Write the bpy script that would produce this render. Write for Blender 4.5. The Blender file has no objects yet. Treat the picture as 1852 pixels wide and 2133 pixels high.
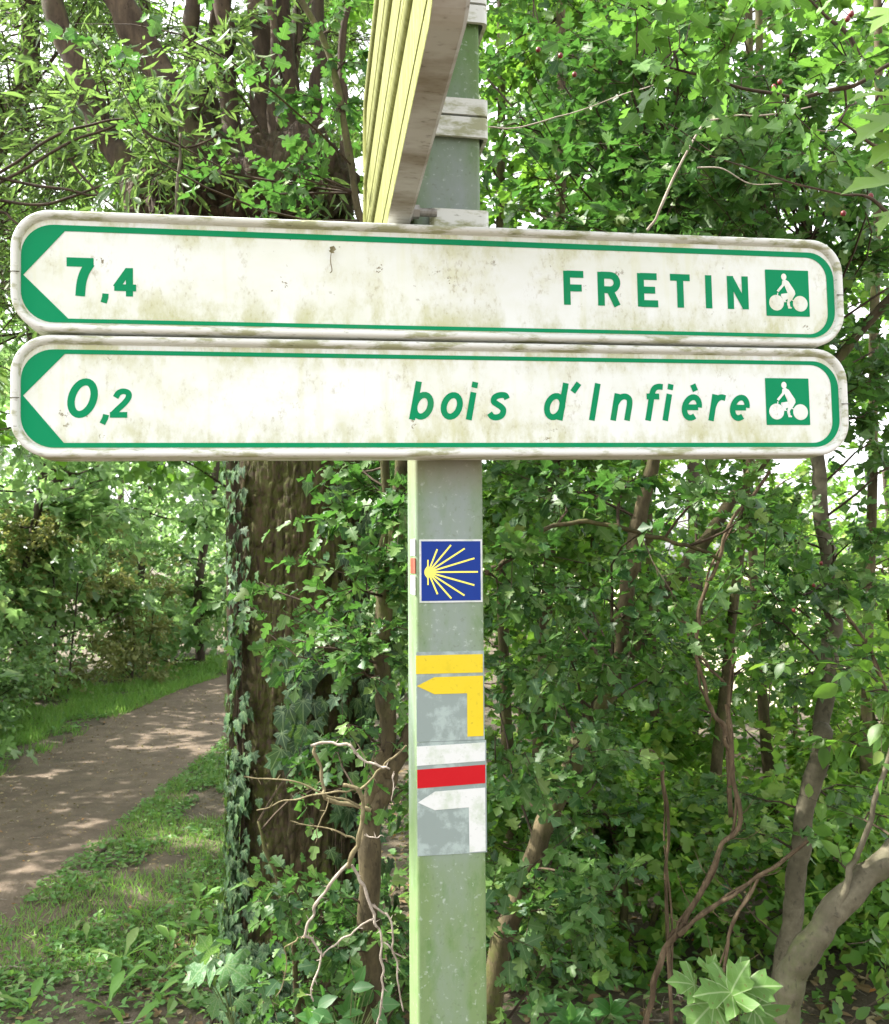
import bpy, bmesh, math, random
import numpy as np
from mathutils import Matrix, Vector
from mathutils.geometry import tessellate_polygon

random.seed(7)
rng = np.random.default_rng(11)
sc = bpy.context.scene
COL = sc.collection

# ---------------------------------------------------------------- camera
EYE = np.array([0.0, 0.0, 1.6])
FPX, IW, IH, DS = 1940.0, 1852.0, 2133.0, 1.0335
PITCH = math.atan((1170.0 - IH / 2) / FPX)
ROLL = math.radians(-0.35)
cp, sp = math.cos(PITCH), math.sin(PITCH)
_r = np.array([1, 0, 0.]); _u = np.array([0, -sp, cp]); _w = np.array([0, cp, sp])
RC = np.array([math.cos(ROLL) * _r + math.sin(ROLL) * _u, -math.sin(ROLL) * _r + math.cos(ROLL) * _u, _w])
cam_d = bpy.data.cameras.new('camera'); cam = bpy.data.objects.new('camera', cam_d); COL.objects.link(cam)
cam_d.sensor_fit = 'HORIZONTAL'; cam_d.sensor_width = 36; cam_d.lens = 36 * FPX / IW
cam_d.clip_start = 0.05; cam_d.clip_end = 2000
M = Matrix(((RC[0][0], RC[1][0], -RC[2][0], EYE[0]), (RC[0][1], RC[1][1], -RC[2][1], EYE[1]),
            (RC[0][2], RC[1][2], -RC[2][2], EYE[2]), (0, 0, 0, 1)))
cam.matrix_world = M
cam_d.dof.use_dof = True; cam_d.dof.focus_distance = 1.5; cam_d.dof.aperture_fstop = 18
sc.camera = cam

# ---------------------------------------------------------------- light
SUN_EL = math.radians(50); SUN_AZ = math.radians(-78)      # azimuth from +Y towards +X: sun stands to the left
SV = np.array([math.sin(SUN_AZ) * math.cos(SUN_EL), math.cos(SUN_AZ) * math.cos(SUN_EL), math.sin(SUN_EL)])
world = bpy.data.worlds.new('World'); sc.world = world; world.use_nodes = True
wn = world.node_tree.nodes; wl = world.node_tree.links
sky = wn.new('ShaderNodeTexSky'); sky.sky_type = 'NISHITA'; sky.sun_disc = False
sky.sun_elevation = SUN_EL; sky.sun_rotation = SUN_AZ; sky.air_density = 1.0; sky.dust_density = 3.0; sky.ozone_density = 1.0
hs = wn.new('ShaderNodeHueSaturation'); hs.inputs['Saturation'].default_value = .10; wl.new(sky.outputs[0], hs.inputs['Color'])
wl.new(hs.outputs[0], wn['Background'].inputs[0]); wn['Background'].inputs[1].default_value = 0.15
sun_d = bpy.data.lights.new('sun', 'SUN'); sun_d.energy = 3.0; sun_d.angle = math.radians(0.6); sun_d.color = (1, .95, .86)
sun = bpy.data.objects.new('sun', sun_d); COL.objects.link(sun)
sun.rotation_euler = Vector(SV).to_track_quat('Z', 'Y').to_euler()
sc.view_settings.view_transform = 'Standard'; sc.view_settings.look = 'None'
sc.view_settings.gamma = 1.0; sc.view_settings.use_curve_mapping = False
sc.view_settings.exposure = 2.36
sc.cycles.max_bounces = 12; sc.cycles.diffuse_bounces = 10; sc.cycles.transmission_bounces = 8
sc.cycles.glossy_bounces = 2; sc.cycles.use_denoising = True

# ---------------------------------------------------------------- helpers
def P(px, py, Y):
    """world point seen at photo position (px,py) at forward distance Y"""
    d = RC.T @ np.array([(px * DS - IW / 2) / FPX, -(py * DS - IH / 2) / FPX, 1.0])
    return EYE + d * (Y / d[1])

def project(p):
    q = (p - EYE) @ RC.T
    z = np.maximum(q[:, 2], 1e-3)
    return IW / 2 + FPX * q[:, 0] / z, IH / 2 - FPX * q[:, 1] / z, q[:, 2]

def noise3(p, seed=0):
    p = np.asarray(p, float); i = np.floor(p).astype(np.int64); f = p - i; f = f * f * (3 - 2 * f)
    def h(a, b, c):
        n = (a * 374761393 + b * 668265263 + c * 2147483647 + seed * 1274126177) & 0xffffffff
        n = ((n ^ (n >> 13)) * 1274126177) & 0xffffffff
        return ((n ^ (n >> 16)) & 0xffff) / 65535.0
    x, y, z = i[..., 0], i[..., 1], i[..., 2]; fx, fy, fz = f[..., 0], f[..., 1], f[..., 2]
    L = lambda a, b, t: a + (b - a) * t
    return L(L(L(h(x, y, z), h(x + 1, y, z), fx), L(h(x, y + 1, z), h(x + 1, y + 1, z), fx), fy),
             L(L(h(x, y, z + 1), h(x + 1, y, z + 1), fx), L(h(x, y + 1, z + 1), h(x + 1, y + 1, z + 1), fx), fy), fz)

def fbm(p, o=4, seed=0):
    s = 0; a = .5; p = np.asarray(p, float)
    for k in range(o):
        s = s + a * noise3(p * 2 ** k + 13.7 * k, seed + k); a *= .5
    return s

def norm(v): return v / np.maximum(np.linalg.norm(v, axis=-1, keepdims=True), 1e-9)

class MB:
    def __init__(s): s.V = []; s.F = []; s.n = 0; s.uv = []
    def add(s, V, F, uv=None):
        V = np.asarray(V, float).reshape(-1, 3); F = np.asarray(F, np.int64)
        s.V.append(V); s.F.append(F + s.n); s.n += len(V)
        s.uv.append(np.zeros((len(V), 2)) if uv is None else uv)
        return s
    def mesh(s, name, mat, smooth=False):
        me = bpy.data.meshes.new(name)
        V = np.concatenate(s.V); me.vertices.add(len(V)); me.vertices.foreach_set('co', V.ravel())
        loops = np.concatenate([f.ravel() for f in s.F]); me.loops.add(len(loops)); me.loops.foreach_set('vertex_index', loops)
        tot = np.concatenate([np.full(len(f), f.shape[1]) for f in s.F]); st = np.concatenate([[0], np.cumsum(tot)[:-1]])
        me.polygons.add(len(tot)); me.polygons.foreach_set('loop_start', st); me.polygons.foreach_set('loop_total', tot)
        me.polygons.foreach_set('use_smooth', np.full(len(tot), smooth))
        uv = me.uv_layers.new(name='UVMap'); U = np.concatenate(s.uv)[loops]; uv.data.foreach_set('uv', U.ravel())
        me.update(calc_edges=True); me.materials.append(mat)
        return me
    def build(s, name, mat, parent=None, smooth=False):
        return link(name, s.mesh(name, mat, smooth), parent)

def link(name, data, parent=None):
    o = bpy.data.objects.new(name, data); COL.objects.link(o)
    if parent is not None:
        o.parent = parent
        if parent.type == 'EMPTY': o.matrix_parent_inverse = Matrix.Translation(-parent.location)
    return o

def tag(o, label=None, cat=None, group=None, kind=None):
    if label: o['label'] = label
    if cat: o['category'] = cat
    if group: o['group'] = group
    if kind: o['kind'] = kind
    return o

def thing(name, label, cat, group=None):
    return tag(link(name, None), label, cat, group)

def smooth_line(pts, k=6):
    p = np.asarray(pts, float)
    if len(p) < 3: return p[0] + np.linspace(0, 1, k + 1)[:, None] * (p[-1] - p[0])
    q = np.vstack([2 * p[0] - p[1], p, 2 * p[-1] - p[-2]]); out = []
    for i in range(1, len(q) - 2):
        t = np.linspace(0, 1, k, endpoint=False)[:, None]
        a, b, c, d = q[i - 1], q[i], q[i + 1], q[i + 2]
        out.append(.5 * ((2 * b) + (c - a) * t + (2 * a - 5 * b + 4 * c - d) * t ** 2 + (3 * b - a - 3 * c + d) * t ** 3))
    return np.vstack(out + [p[-1:]])

def tubes(mb, C, R, sides=5, cap=False):
    """C (n,k,3) centre lines, R (n,k) radii"""
    C = np.asarray(C, float); R = np.asarray(R, float)
    if C.ndim == 2: C = C[None]; R = R[None]
    n, k, _ = C.shape
    T = norm(np.gradient(C, axis=1))
    ref = np.zeros((n, 1, 3)); m = norm(C[:, -1] - C[:, 0])
    ref[:, 0] = np.where(np.abs(m[:, 2:3]) > .8, np.array([[1., 0, 0]]), np.array([[0, 0, 1.]]))
    X = norm(np.cross(T, ref)); Y = np.cross(T, X)
    a = np.linspace(0, 2 * np.pi, sides, endpoint=False)
    V = C[:, :, None] + R[:, :, None, None] * (np.cos(a)[None, None, :, None] * X[:, :, None] + np.sin(a)[None, None, :, None] * Y[:, :, None])
    idx = np.arange(n * k * sides).reshape(n, k, sides)
    A = idx[:, :-1]; B = idx[:, 1:]
    F = np.stack([A, np.roll(A, -1, 2), np.roll(B, -1, 2), B], -1).reshape(-1, 4)
    mb.add(V, F)
    if cap:
        for e in (0, -1):
            ring = idx[:, e]
            f = np.stack([np.repeat(ring[:, :1], sides - 2, 1), ring[:, 1:-1], ring[:, 2:]], -1).reshape(-1, 3)
            mb.F.append(f + mb.n - n * k * sides)
    return mb

def stem(mb, pts, r0, r1, sides=10, k=6, wob=0.0, seed=0, knots=0.0):
    c = smooth_line(pts, k); n = len(c); t = np.linspace(0, 1, n)
    r = r0 + (r1 - r0) * t
    if wob: c = c + wob * (np.stack([noise3(np.stack([t * n * .35, t * 0 + 3 * j, t * 0 + seed], -1), j) for j in range(3)], -1) - .5)
    if knots: r = r * (1 + knots * (noise3(np.stack([t * n * .7, t * 0, t * 0 + seed], -1), 5) - .3))
    tubes(mb, c, r, sides, cap=True)
    return c, r

def box(mb, c, s):
    c = np.array(c, float); s = np.array(s, float) / 2
    V = np.array([[x, y, z] for x in (-1, 1) for y in (-1, 1) for z in (-1, 1)]) * s + c
    mb.add(V, [[0, 1, 3, 2], [4, 6, 7, 5], [0, 4, 5, 1], [2, 3, 7, 6], [0, 2, 6, 4], [1, 5, 7, 3]])
    return mb

# ---------------------------------------------------------------- materials
def nm(name):
    m = bpy.data.materials.new(name); m.use_nodes = True
    nt = m.node_tree; nt.nodes.clear()
    o = nt.nodes.new('ShaderNodeOutputMaterial'); b = nt.nodes.new('ShaderNodeBsdfPrincipled')
    nt.links.new(b.outputs[0], o.inputs[0])
    return m, nt, b, o
def N(nt, t, **kw):
    n = nt.nodes.new('ShaderNode' + t)
    for k, v in kw.items(): setattr(n, k, v)
    return n
def setin(nt, n, i, v):
    if isinstance(v, bpy.types.NodeSocket): nt.links.new(v, n.inputs[i])
    else: n.inputs[i].default_value = v
def tex(nt, scale, detail=4, stretch=(1, 1, 1), rough=.55, kind='Object', off=(0, 0, 0)):
    c = N(nt, 'TexCoord'); mp = N(nt, 'Mapping'); mp.inputs['Scale'].default_value = stretch; mp.inputs['Location'].default_value = off
    nt.links.new(c.outputs[kind], mp.inputs[0]); n = N(nt, 'TexNoise'); nt.links.new(mp.outputs[0], n.inputs[0])
    n.inputs['Scale'].default_value = scale; n.inputs['Detail'].default_value = detail; n.inputs['Roughness'].default_value = rough
    return n.outputs[0]
def ramp(nt, fac, stops):
    r = N(nt, 'ValToRGB'); e = r.color_ramp.elements
    while len(e) < len(stops): e.new(.5)
    for q, (p, c) in zip(e, stops): q.position = p; q.color = (*c, 1) if len(c) == 3 else c
    nt.links.new(fac, r.inputs[0]); return r.outputs[0]
def mix(nt, f, a, b):
    m = N(nt, 'MixRGB'); setin(nt, m, 0, f)
    setin(nt, m, 1, (*a, 1) if isinstance(a, tuple) and len(a) == 3 else a); setin(nt, m, 2, (*b, 1) if isinstance(b, tuple) and len(b) == 3 else b)
    return m.outputs[0]
def math_(nt, op, a, b=None, clamp=False):
    m = N(nt, 'Math', operation=op, use_clamp=clamp); setin(nt, m, 0, a)
    if b is not None: setin(nt, m, 1, b)
    return m.outputs[0]
def rng_(nt, v, a, b, c=0., d=1.):
    m = N(nt, 'MapRange'); setin(nt, m, 0, v); m.inputs[1].default_value = a; m.inputs[2].default_value = b; m.inputs[3].default_value = c; m.inputs[4].default_value = d
    return m.outputs[0]
def bump(nt, b, h, s=.5, d=.01):
    n = N(nt, 'Bump'); n.inputs['Strength'].default_value = s; n.inputs['Distance'].default_value = d
    nt.links.new(h, n.inputs['Height']); nt.links.new(n.outputs[0], b.inputs['Normal'])

def leaf_mat(name, stops, trans=.35, rough=.42, spec=.3, tcol=(.25, .45, .05), veins=0.0, blotch=None, palm=False):
    m, nt, b, o = nm(name)
    g = N(nt, 'NewGeometry'); oi = N(nt, 'ObjectInfo')
    r = math_(nt, 'FRACT', math_(nt, 'ADD', g.outputs['Random Per Island'], oi.outputs['Random']))
    col = ramp(nt, r, stops)
    n = tex(nt, 30, 2)
    col = mix(nt, rng_(nt, n, .35, .7, 0, .25), col, (.09, .13, .03))
    uv = N(nt, 'UVMap'); sx = N(nt, 'SeparateXYZ'); nt.links.new(uv.outputs[0], sx.inputs[0])
    ax = math_(nt, 'ABSOLUTE', sx.outputs[0])
    if veins:
        mid = rng_(nt, ax, .012, .03, 1, 0)
        side = math_(nt, 'SUBTRACT', sx.outputs[1], math_(nt, 'MULTIPLY', ax, .8))
        sv = math_(nt, 'ABSOLUTE', math_(nt, 'SINE', math_(nt, 'MULTIPLY', side, 17.)))
        sv = rng_(nt, sv, .0, .16, .7, 0)
        v = math_(nt, 'MAXIMUM', mid, sv)
        if palm:
            for k_, an in enumerate((.62, 1.22, 1.75)):
                dl = math_(nt, 'ABSOLUTE', math_(nt, 'SUBTRACT', math_(nt, 'MULTIPLY', ax, math.cos(an)), math_(nt, 'MULTIPLY', sx.outputs[1], math.sin(an))))
                w = rng_(nt, dl, .006, .020, 1, 0); v = w if k_ == 0 else math_(nt, 'MAXIMUM', v, w)
            v = math_(nt, 'MAXIMUM', v, math_(nt, 'MAXIMUM', mid, math_(nt, 'MULTIPLY', sv, .5)))
        col = mix(nt, math_(nt, 'MULTIPLY', v, veins), col, (.22, .30, .14))
    if blotch:
        n2 = tex(nt, blotch[1], 3, kind='UV'); col = mix(nt, rng_(nt, n2, blotch[2], blotch[2] + .06), col, blotch[0])
    nt.links.new(col, b.inputs['Base Color']); b.inputs['Roughness'].default_value = rough
    b.inputs['Specular IOR Level'].default_value = spec
    t = N(nt, 'BsdfTranslucent'); tc = mix(nt, .55, col, (*tcol,)); nt.links.new(tc, t.inputs[0])
    mx = N(nt, 'MixShader'); mx.inputs[0].default_value = trans
    nt.links.new(b.outputs[0], mx.inputs[1]); nt.links.new(t.outputs[0], mx.inputs[2]); nt.links.new(mx.outputs[0], o.inputs[0])
    return m

M_haw = leaf_mat('hawthorn_leaf', [(0, (.018, .066, .026)), (.45, (.046, .112, .024)), (.85, (.078, .158, .034)), (1, (.12, .18, .04))], .30, .45, .32, tcol=(.14, .40, .05), veins=.35)
M_hawb = leaf_mat('thicket_leaf', [(0, (.028, .08, .018)), (.5, (.056, .135, .026)), (.9, (.105, .20, .036)), (1, (.20, .22, .05))], .45, .45, .4, tcol=(.28, .6, .05))
M_bright = leaf_mat('bright_hedge_leaf', [(0, (.06, .17, .03)), (.5, (.12, .27, .045)), (1, (.28, .36, .08))], .52, .45, .4, tcol=(.40, .7, .08))
M_willow = leaf_mat('willow_leaf', [(0, (.030, .070, .022)), (.5, (.055, .115, .035)), (1, (.12, .18, .05))], .42, .5, .3, tcol=(.30, .50, .10))
M_maple = leaf_mat('maple_leaf', [(0, (.075, .17, .05)), (.5, (.14, .27, .09)), (.9, (.22, .36, .12)), (1, (.32, .36, .11))], .5, .36, .7, tcol=(.4, .65, .2))
M_maplebig = leaf_mat('mottled_maple_leaf', [(0, (.055, .15, .055)), (1, (.09, .20, .07))], .35, .45, .3, veins=.7, blotch=((.15, .24, .13), 14, .52), palm=True)
M_maplesick = leaf_mat('spotted_maple_leaf', [(0, (.06, .145, .03)), (1, (.10, .20, .045))], .35, .5, .3, veins=.9, blotch=((.09, .045, .02), 6, .62), palm=True)
M_ivy = leaf_mat('ivy_leaf', [(0, (.012, .034, .020)), (.6, (.022, .060, .030)), (1, (.045, .11, .045))], .12, .45, .3, veins=.55, palm=True)
M_bram = leaf_mat('bramble_leaf', [(0, (.025, .10, .025)), (1, (.05, .16, .04))], .4, .45, .5, veins=.3, tcol=(.2, .55, .06))
M_grass = leaf_mat('grass_blade', [(0, (.10, .25, .045)), (.6, (.17, .38, .07)), (1, (.30, .42, .14))], .5, .5, .4, tcol=(.3, .5, .08))
M_weed = leaf_mat('weed_leaf', [(0, (.08, .20, .045)), (.7, (.14, .31, .09)), (1, (.25, .30, .13))], .35, .5, .4)
M_pale = leaf_mat('pale_bush_leaf', [(0, (.10, .14, .05)), (.5, (.18, .22, .08)), (1, (.30, .30, .13))], .4, .5, .4, tcol=(.5, .5, .12))
M_yel = leaf_mat('yellow_leaf', [(0, (.40, .32, .05)), (1, (.5, .42, .08))], .4, .5, .3)
M_lit = leaf_mat('fallen_leaf', [(0, (.14, .085, .05)), (.5, (.25, .17, .09)), (.93, (.40, .32, .2)), (1, (.5, .2, .05))], .1, .7, .2)

def old_bark(name, dark, light, moss):
    m, nt, b, o = nm(name)
    c = N(nt, 'TexCoord'); mp = N(nt, 'Mapping'); mp.inputs['Scale'].default_value = (1, 1, .36); nt.links.new(c.outputs['Object'], mp.inputs[0])
    nn = N(nt, 'TexNoise'); nn.inputs['Scale'].default_value = 14; nn.inputs['Detail'].default_value = 4; nt.links.new(mp.outputs[0], nn.inputs[0])
    va = N(nt, 'VectorMath', operation='MULTIPLY_ADD'); nt.links.new(nn.outputs[1], va.inputs[0]); va.inputs[1].default_value = (.06, .06, .06); nt.links.new(mp.outputs[0], va.inputs[2])
    vo = N(nt, 'TexVoronoi', feature='DISTANCE_TO_EDGE'); vo.inputs['Scale'].default_value = 24; nt.links.new(va.outputs[0], vo.inputs[0])
    n = tex(nt, 62, 6, (1, 1, .5), .75); n4 = tex(nt, 9, 4, (1, 1, .4))
    col = ramp(nt, n, [(.30, dark), (.52, tuple(.45 * (np.array(dark) + light))), (.72, light)])
    col = mix(nt, rng_(nt, n4, .4, .65, 0, .55), col, (.085, .055, .032))
    crack = rng_(nt, vo.outputs[0], .0, .10, 1, 0)
    col = mix(nt, math_(nt, 'MULTIPLY', crack, .65), col, (.018, .012, .008))
    n2 = tex(nt, 2.6, 4, (1, 1, .3)); n3 = tex(nt, 60, 4)
    f = math_(nt, 'MULTIPLY', rng_(nt, n2, .38, .55), rng_(nt, n3, .34, .58))
    col = mix(nt, math_(nt, 'MULTIPLY', f, .95), col, moss)
    nt.links.new(col, b.inputs['Base Color']); b.inputs['Roughness'].default_value = .9; b.inputs['Specular IOR Level'].default_value = .25
    h = math_(nt, 'ADD', math_(nt, 'MULTIPLY', rng_(nt, vo.outputs[0], 0, .22), .8), math_(nt, 'MULTIPLY', n, .7))
    bump(nt, b, h, 1.0, .009); return m

def bark_mat(name, dark, light, moss=None, scale=30, stretch=(1, 1, .2), bs=.6, bd=.004, rough=.85, mossth=.5):
    m, nt, b, o = nm(name)
    n = tex(nt, scale, 6, stretch, .65)
    col = ramp(nt, n, [(.33, dark), (.5, tuple(.5 * (np.array(dark) + light))), (.68, light)])
    if moss:
        n2 = tex(nt, 3.2, 4, (1, 1, .35)); n3 = tex(nt, 45, 3)
        f = math_(nt, 'MULTIPLY', rng_(nt, n2, mossth, mossth + .14), rng_(nt, n3, .35, .6))
        col = mix(nt, f, col, moss)
    n5 = tex(nt, scale * .28, 5, (1, 1, .6), .7); n6 = tex(nt, scale * 3.2, 3, (1, 1, .5))
    col = mix(nt, rng_(nt, n5, .42, .60, .0, .6), col, tuple(np.array(dark) * .8)); col = mix(nt, rng_(nt, n6, .60, .68, 0, .6), col, tuple(np.array(dark) * .5))
    nt.links.new(col, b.inputs['Base Color']); b.inputs['Roughness'].default_value = rough; b.inputs['Specular IOR Level'].default_value = .2
    bump(nt, b, math_(nt, 'ADD', n, math_(nt, 'MULTIPLY', n6, .4)), bs, bd); return m
M_bark = old_bark('old_willow_bark', (.022, .015, .010), (.075, .052, .032), (.046, .052, .009))
M_head = old_bark('pollard_head_bark', (.016, .011, .008), (.075, .050, .033), (.035, .034, .010))
M_limb = bark_mat('limb_bark', (.03, .021, .014), (.10, .072, .045), (.06, .07, .025), 26, (1, 1, .2), .6, .004)
M_hawb_bark = bark_mat('hawthorn_bark', (.04, .032, .017), (.135, .108, .058), (.07, .08, .02), 34, (1, 1, .35), .9, .004, mossth=.42)
M_smooth = bark_mat('smooth_grey_bark', (.075, .066, .042), (.17, .155, .105), (.085, .11, .035), 22, (1, 1, 1.2), .5, .002, .8, .46)
M_vine = bark_mat('stringy_vine_bark', (.05, .034, .02), (.19, .14, .085), None, 60, (1, 1, .08), .9, .003)
M_dead = bark_mat('bleached_dead_wood', (.22, .18, .14), (.50, .44, .37), None, 60, (1, 1, .3), .4, .001)
M_deadg = bark_mat('greenish_dead_wood', (.12, .10, .05), (.26, .22, .13), None, 60, (1, 1, .3), .4, .001)
M_twig = bark_mat('twig_bark', (.03, .022, .015), (.09, .065, .04), None, 60, (1, 1, .3), .3, .001)
M_far = bark_mat('far_bark', (.04, .03, .022), (.12, .095, .07), None, 12, (1, 1, .2), .5, .01)

# ---------------------------------------------------------------- leaf shapes (length 1 along +y, top +z)
def template(side, mid, curl=.12, fold=.25, pet=.25, wave=0.0):
    """side: outline points right half from base to tip; mid: midrib ys"""
    V = [(0, m, 0) for m in mid]; F = []
    for sgn in (1, -1):
        base = len(V); V += [(sgn * x, y, 0) for x, y in side]
        idx = list(range(base, base + len(side)))
        for i in range(len(idx)):
            my = side[i][1]
        ring = [0] + idx + [len(mid) - 1]
        j = 0
        for a, b in zip(ring[:-1], ring[1:]):
            ya = V[a][1] if a >= len(mid) else (mid[0] if a == 0 else mid[-1]); yb = V[b][1] if b >= len(mid) else mid[-1]
            t = .5 * (ya + yb)
            while j < len(mid) - 2 and abs(mid[j + 1] - t) < abs(mid[j] - t):
                F.append((j, a, j + 1) if sgn > 0 else (j, j + 1, a)) if a != j else None
                j += 1
            if a != j and b != j: F.append((j, a, b) if sgn > 0 else (j, b, a))
        while j < len(mid) - 2:
            F.append((j, idx[-1], j + 1) if sgn > 0 else (j, j + 1, idx[-1])); j += 1
    V = np.array(V, float); uv = V[:, :2].copy()
    V[:, 2] = fold * np.abs(V[:, 0]) - curl * V[:, 1] ** 2 + wave * np.sin(V[:, 1] * 9) * np.abs(V[:, 0])
    if pet:
        n = len(V); V = np.vstack([V, [[-.018, 0, 0], [.018, 0, 0], [0, -pet, -.05]]]); uv = np.vstack([uv, [[0, 0]] * 3]); F.append((n + 2, n + 1, n))
    return V, np.array([f for f in F if len(set(f)) == 3]), uv
T_haw = [template([(.18, .04), (.40, .16), (.44, .30), (.17, .36), (.36, .50), (.40, .62), (.17, .66), (.24, .82), (.14, .95)], [0, .36, .66, 1], .15, .3),
         template([(.12, .03), (.30, .10), (.46, .34), (.20, .38), (.24, .50), (.40, .70), (.22, .78), (.16, .94)], [0, .38, .7, 1], .25, .12, wave=.2),
         template([(.2, .02), (.38, .2), (.2, .33), (.46, .52), (.38, .64), (.16, .68), (.22, .86), (.1, .96)], [0, .33, .68, 1], -.05, .4)]
T_hawlo = [template([(.36, .14), (.16, .36), (.40, .62)], [0, 1], .15, .3, pet=0), template([(.30, .06), (.42, .42), (.20, .5), (.24, .82)], [0, 1], .1, .15, pet=0)]
T_willow = [template([(.09, .2), (.12, .5), (.07, .8)], [0, .5, 1], .3, .3, pet=.08), template([(.08, .25), (.10, .6)], [0, .5, 1], -.1, .4, pet=.08)]
T_ivy = [template([(.22, -.12), (.50, -.02), (.30, .22), (.52, .48), (.20, .56), (.08, .86)], [0, .3, .6, 1], .18, .12, .35),
         template([(.20, -.10), (.42, .05), (.32, .22), (.40, .42), (.24, .62)], [0, .3, .6, 1], .28, .2, .3)]
T_maple = [template([(.16, -.12), (.36, -.20), (.44, -.08), (.38, .06), (.58, .08), (.72, .24), (.76, .44), (.56, .42), (.42, .38), (.27, .36), (.40, .54), (.42, .74), (.24, .72), (.14, .84)], [0, .3, .6, 1], .28, .10, .5, .12),
           template([(.16, -.08), (.46, -.02), (.32, .12), (.66, .34), (.50, .42), (.22, .36), (.32, .66), (.16, .76)], [0, .3, .6, 1], .35, .25, .5)]
T_maplelo = [template([(.52, .02), (.26, .22), (.46, .58)], [0, 1], .25, .25, 0), template([(.40, -.08), (.58, .34), (.20, .5)], [0, 1], .35, .1, 0)]
T_oval = [template([(.14, .08), (.26, .25), (.30, .45), (.24, .68), (.10, .88)], [0, .25, .45, .7, 1], .25, .2, .1), template([(.18, .15), (.27, .4), (.18, .75)], [0, .4, 1], .1, .35, .1)]
T_ovlo = [template([(.28, .3), (.2, .7)], [0, 1], .2, .3, 0)]
T_wilo = [template([(.10, .25), (.10, .6)], [0, 1], .3, .3, 0), template([(.09, .35), (.07, .7)], [0, 1], -.1, .4, 0)]
T_dock = [template([(.035, .15), (.05, .4), (.13, .55), (.17, .75), (.10, .93)], [0, .4, .75, 1], .45, .25, 0, .2)]

class Leaves:
    def __init__(s): s.a = []
    def add(s, p, f, n, sz):
        s.a.append((p, f, n, sz))
    def get(s): return [np.concatenate([x[i] for x in s.a]) for i in range(4)]

def leaf_verts(T, p, f, n, s):
    V, F, uv = T
    f = norm(f); x = norm(np.cross(f, n)); z = np.cross(x, f)
    W = p[:, None] + s[:, None, None] * (V[None, :, 0:1] * x[:, None] + V[None, :, 1:2] * f[:, None] + V[None, :, 2:3] * z[:, None])
    k = len(V); idx = (np.arange(len(p)) * k)[:, None, None] + F[None]
    return W.reshape(-1, 3), idx.reshape(-1, 3), np.tile(uv, (len(p), 1))

def leaves_out(L, Ts, mat, parent, single=300, name='leaf', rest='foliage', lo=None, minpx=9, keep=True):
    """the leaves that show largest become single parts, the others one joined part"""
    p, f, n, s = L.get(); n_all = len(p)
    cx, cy, cz = project(p)
    size = np.where((cz > .3) & (cx > 0) & (cx < IW) & (cy > 0) & (cy < IH), s * FPX / np.maximum(cz, .3), 0)
    order = np.argsort(-size)
    solo = order[:single]; solo = solo[size[solo] > minpx]
    restm = np.ones(n_all, bool); restm[solo] = False
    var = rng.integers(0, len(Ts), n_all)
    meshes = []
    for T in Ts:
        mb = MB(); mb.add(T[0], T[1], T[2]); meshes.append(mb.mesh(name, mat, True))
    fx = norm(f); xx = norm(np.cross(fx, n)); zz = np.cross(xx, fx)
    for i in solo:
        o = link(name, meshes[var[i]], parent)
        a, b, c, t, q = xx[i], fx[i], zz[i], p[i], s[i]
        o.matrix_basis = Matrix(((a[0] * q, b[0] * q, c[0] * q, t[0]), (a[1] * q, b[1] * q, c[1] * q, t[1]), (a[2] * q, b[2] * q, c[2] * q, t[2]), (0, 0, 0, 1)))
    if restm.any():
        mb = MB(); R = lo or Ts; vr = rng.integers(0, len(R), n_all)
        for v, T in enumerate(R):
            k = restm & (vr == v)
            if k.any(): mb.add(*leaf_verts(T, p[k], f[k], n[k], s[k]))
        o = mb.build(rest, mat, parent, True)
        o['kind'] = 'stuff'

def ball(n):  # random unit vectors
    return norm(rng.normal(size=(n, 3)))

SEG = [5]
def sprays(L, mbt, o, d, length, k, size, flat=.8, droop=.25, tw=.0012, szv=.3, out=.6):
    """twigs from o along d carrying k alternate leaves each"""
    n = len(o); d = norm(d); length = np.broadcast_to(length, (n,))[:, None, None]
    t = np.linspace(0, 1, SEG[0])[None, :, None]
    bend = rng.normal(size=(n, 1, 3)) * .22
    curve = lambda t: o[:, None] + length * (d[:, None] * t + bend * t * t + np.array([0, 0, -droop]) * t * t)
    if mbt is not None and SEG[0] > 1: tubes(mbt, curve(t), tw * (1.3 - t[..., 0]) * np.ones((n, 1)), 3)
    tk = (np.linspace(.12, 1, k)[None] + rng.uniform(-.5, .5, (n, k)) * .8 / k)[..., None]
    pos = curve(tk); tan = norm(d[:, None] + 2 * bend * tk + 2 * np.array([0, 0, -droop]) * tk)
    side = norm(np.cross(tan, np.array([0, 0, 1.]) + rng.normal(size=(n, k, 3)) * .35))
    sg = np.where((np.arange(k)[None] % 2 == 0), 1, -1)[..., None]
    fw = norm(side * sg * out + tan * .55 + rng.normal(size=(n, k, 3)) * .28 + np.array([0, 0, -.18]))
    nn = norm(np.array([0, 0, flat]) + rng.normal(size=(n, k, 3)) * .42)
    s = size * (1 + rng.uniform(-szv, szv, (n, k)))
    L.add(pos.reshape(-1, 3), fw.reshape(-1, 3), nn.reshape(-1, 3), s.ravel())

def branches(mbt, start, end, r, sag=.1, sides=4, k=7):
    n = len(start); t = np.linspace(0, 1, k)[None, :, None]
    ln = np.linalg.norm(end - start, axis=1)[:, None, None]
    b = rng.normal(size=(n, 1, 3)) * .14 * ln; b[..., 2] += sag * ln[..., 0]
    c = start[:, None] * (1 - t) + end[:, None] * t + b * 4 * t * (1 - t)
    c += rng.normal(size=c.shape) * .012 * ln * (t > 0) * (t < 1)
    tubes(mbt, c, np.broadcast_to(r, (n,))[:, None] * (1.05 - .85 * t[..., 0]), sides)
    return c

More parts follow.
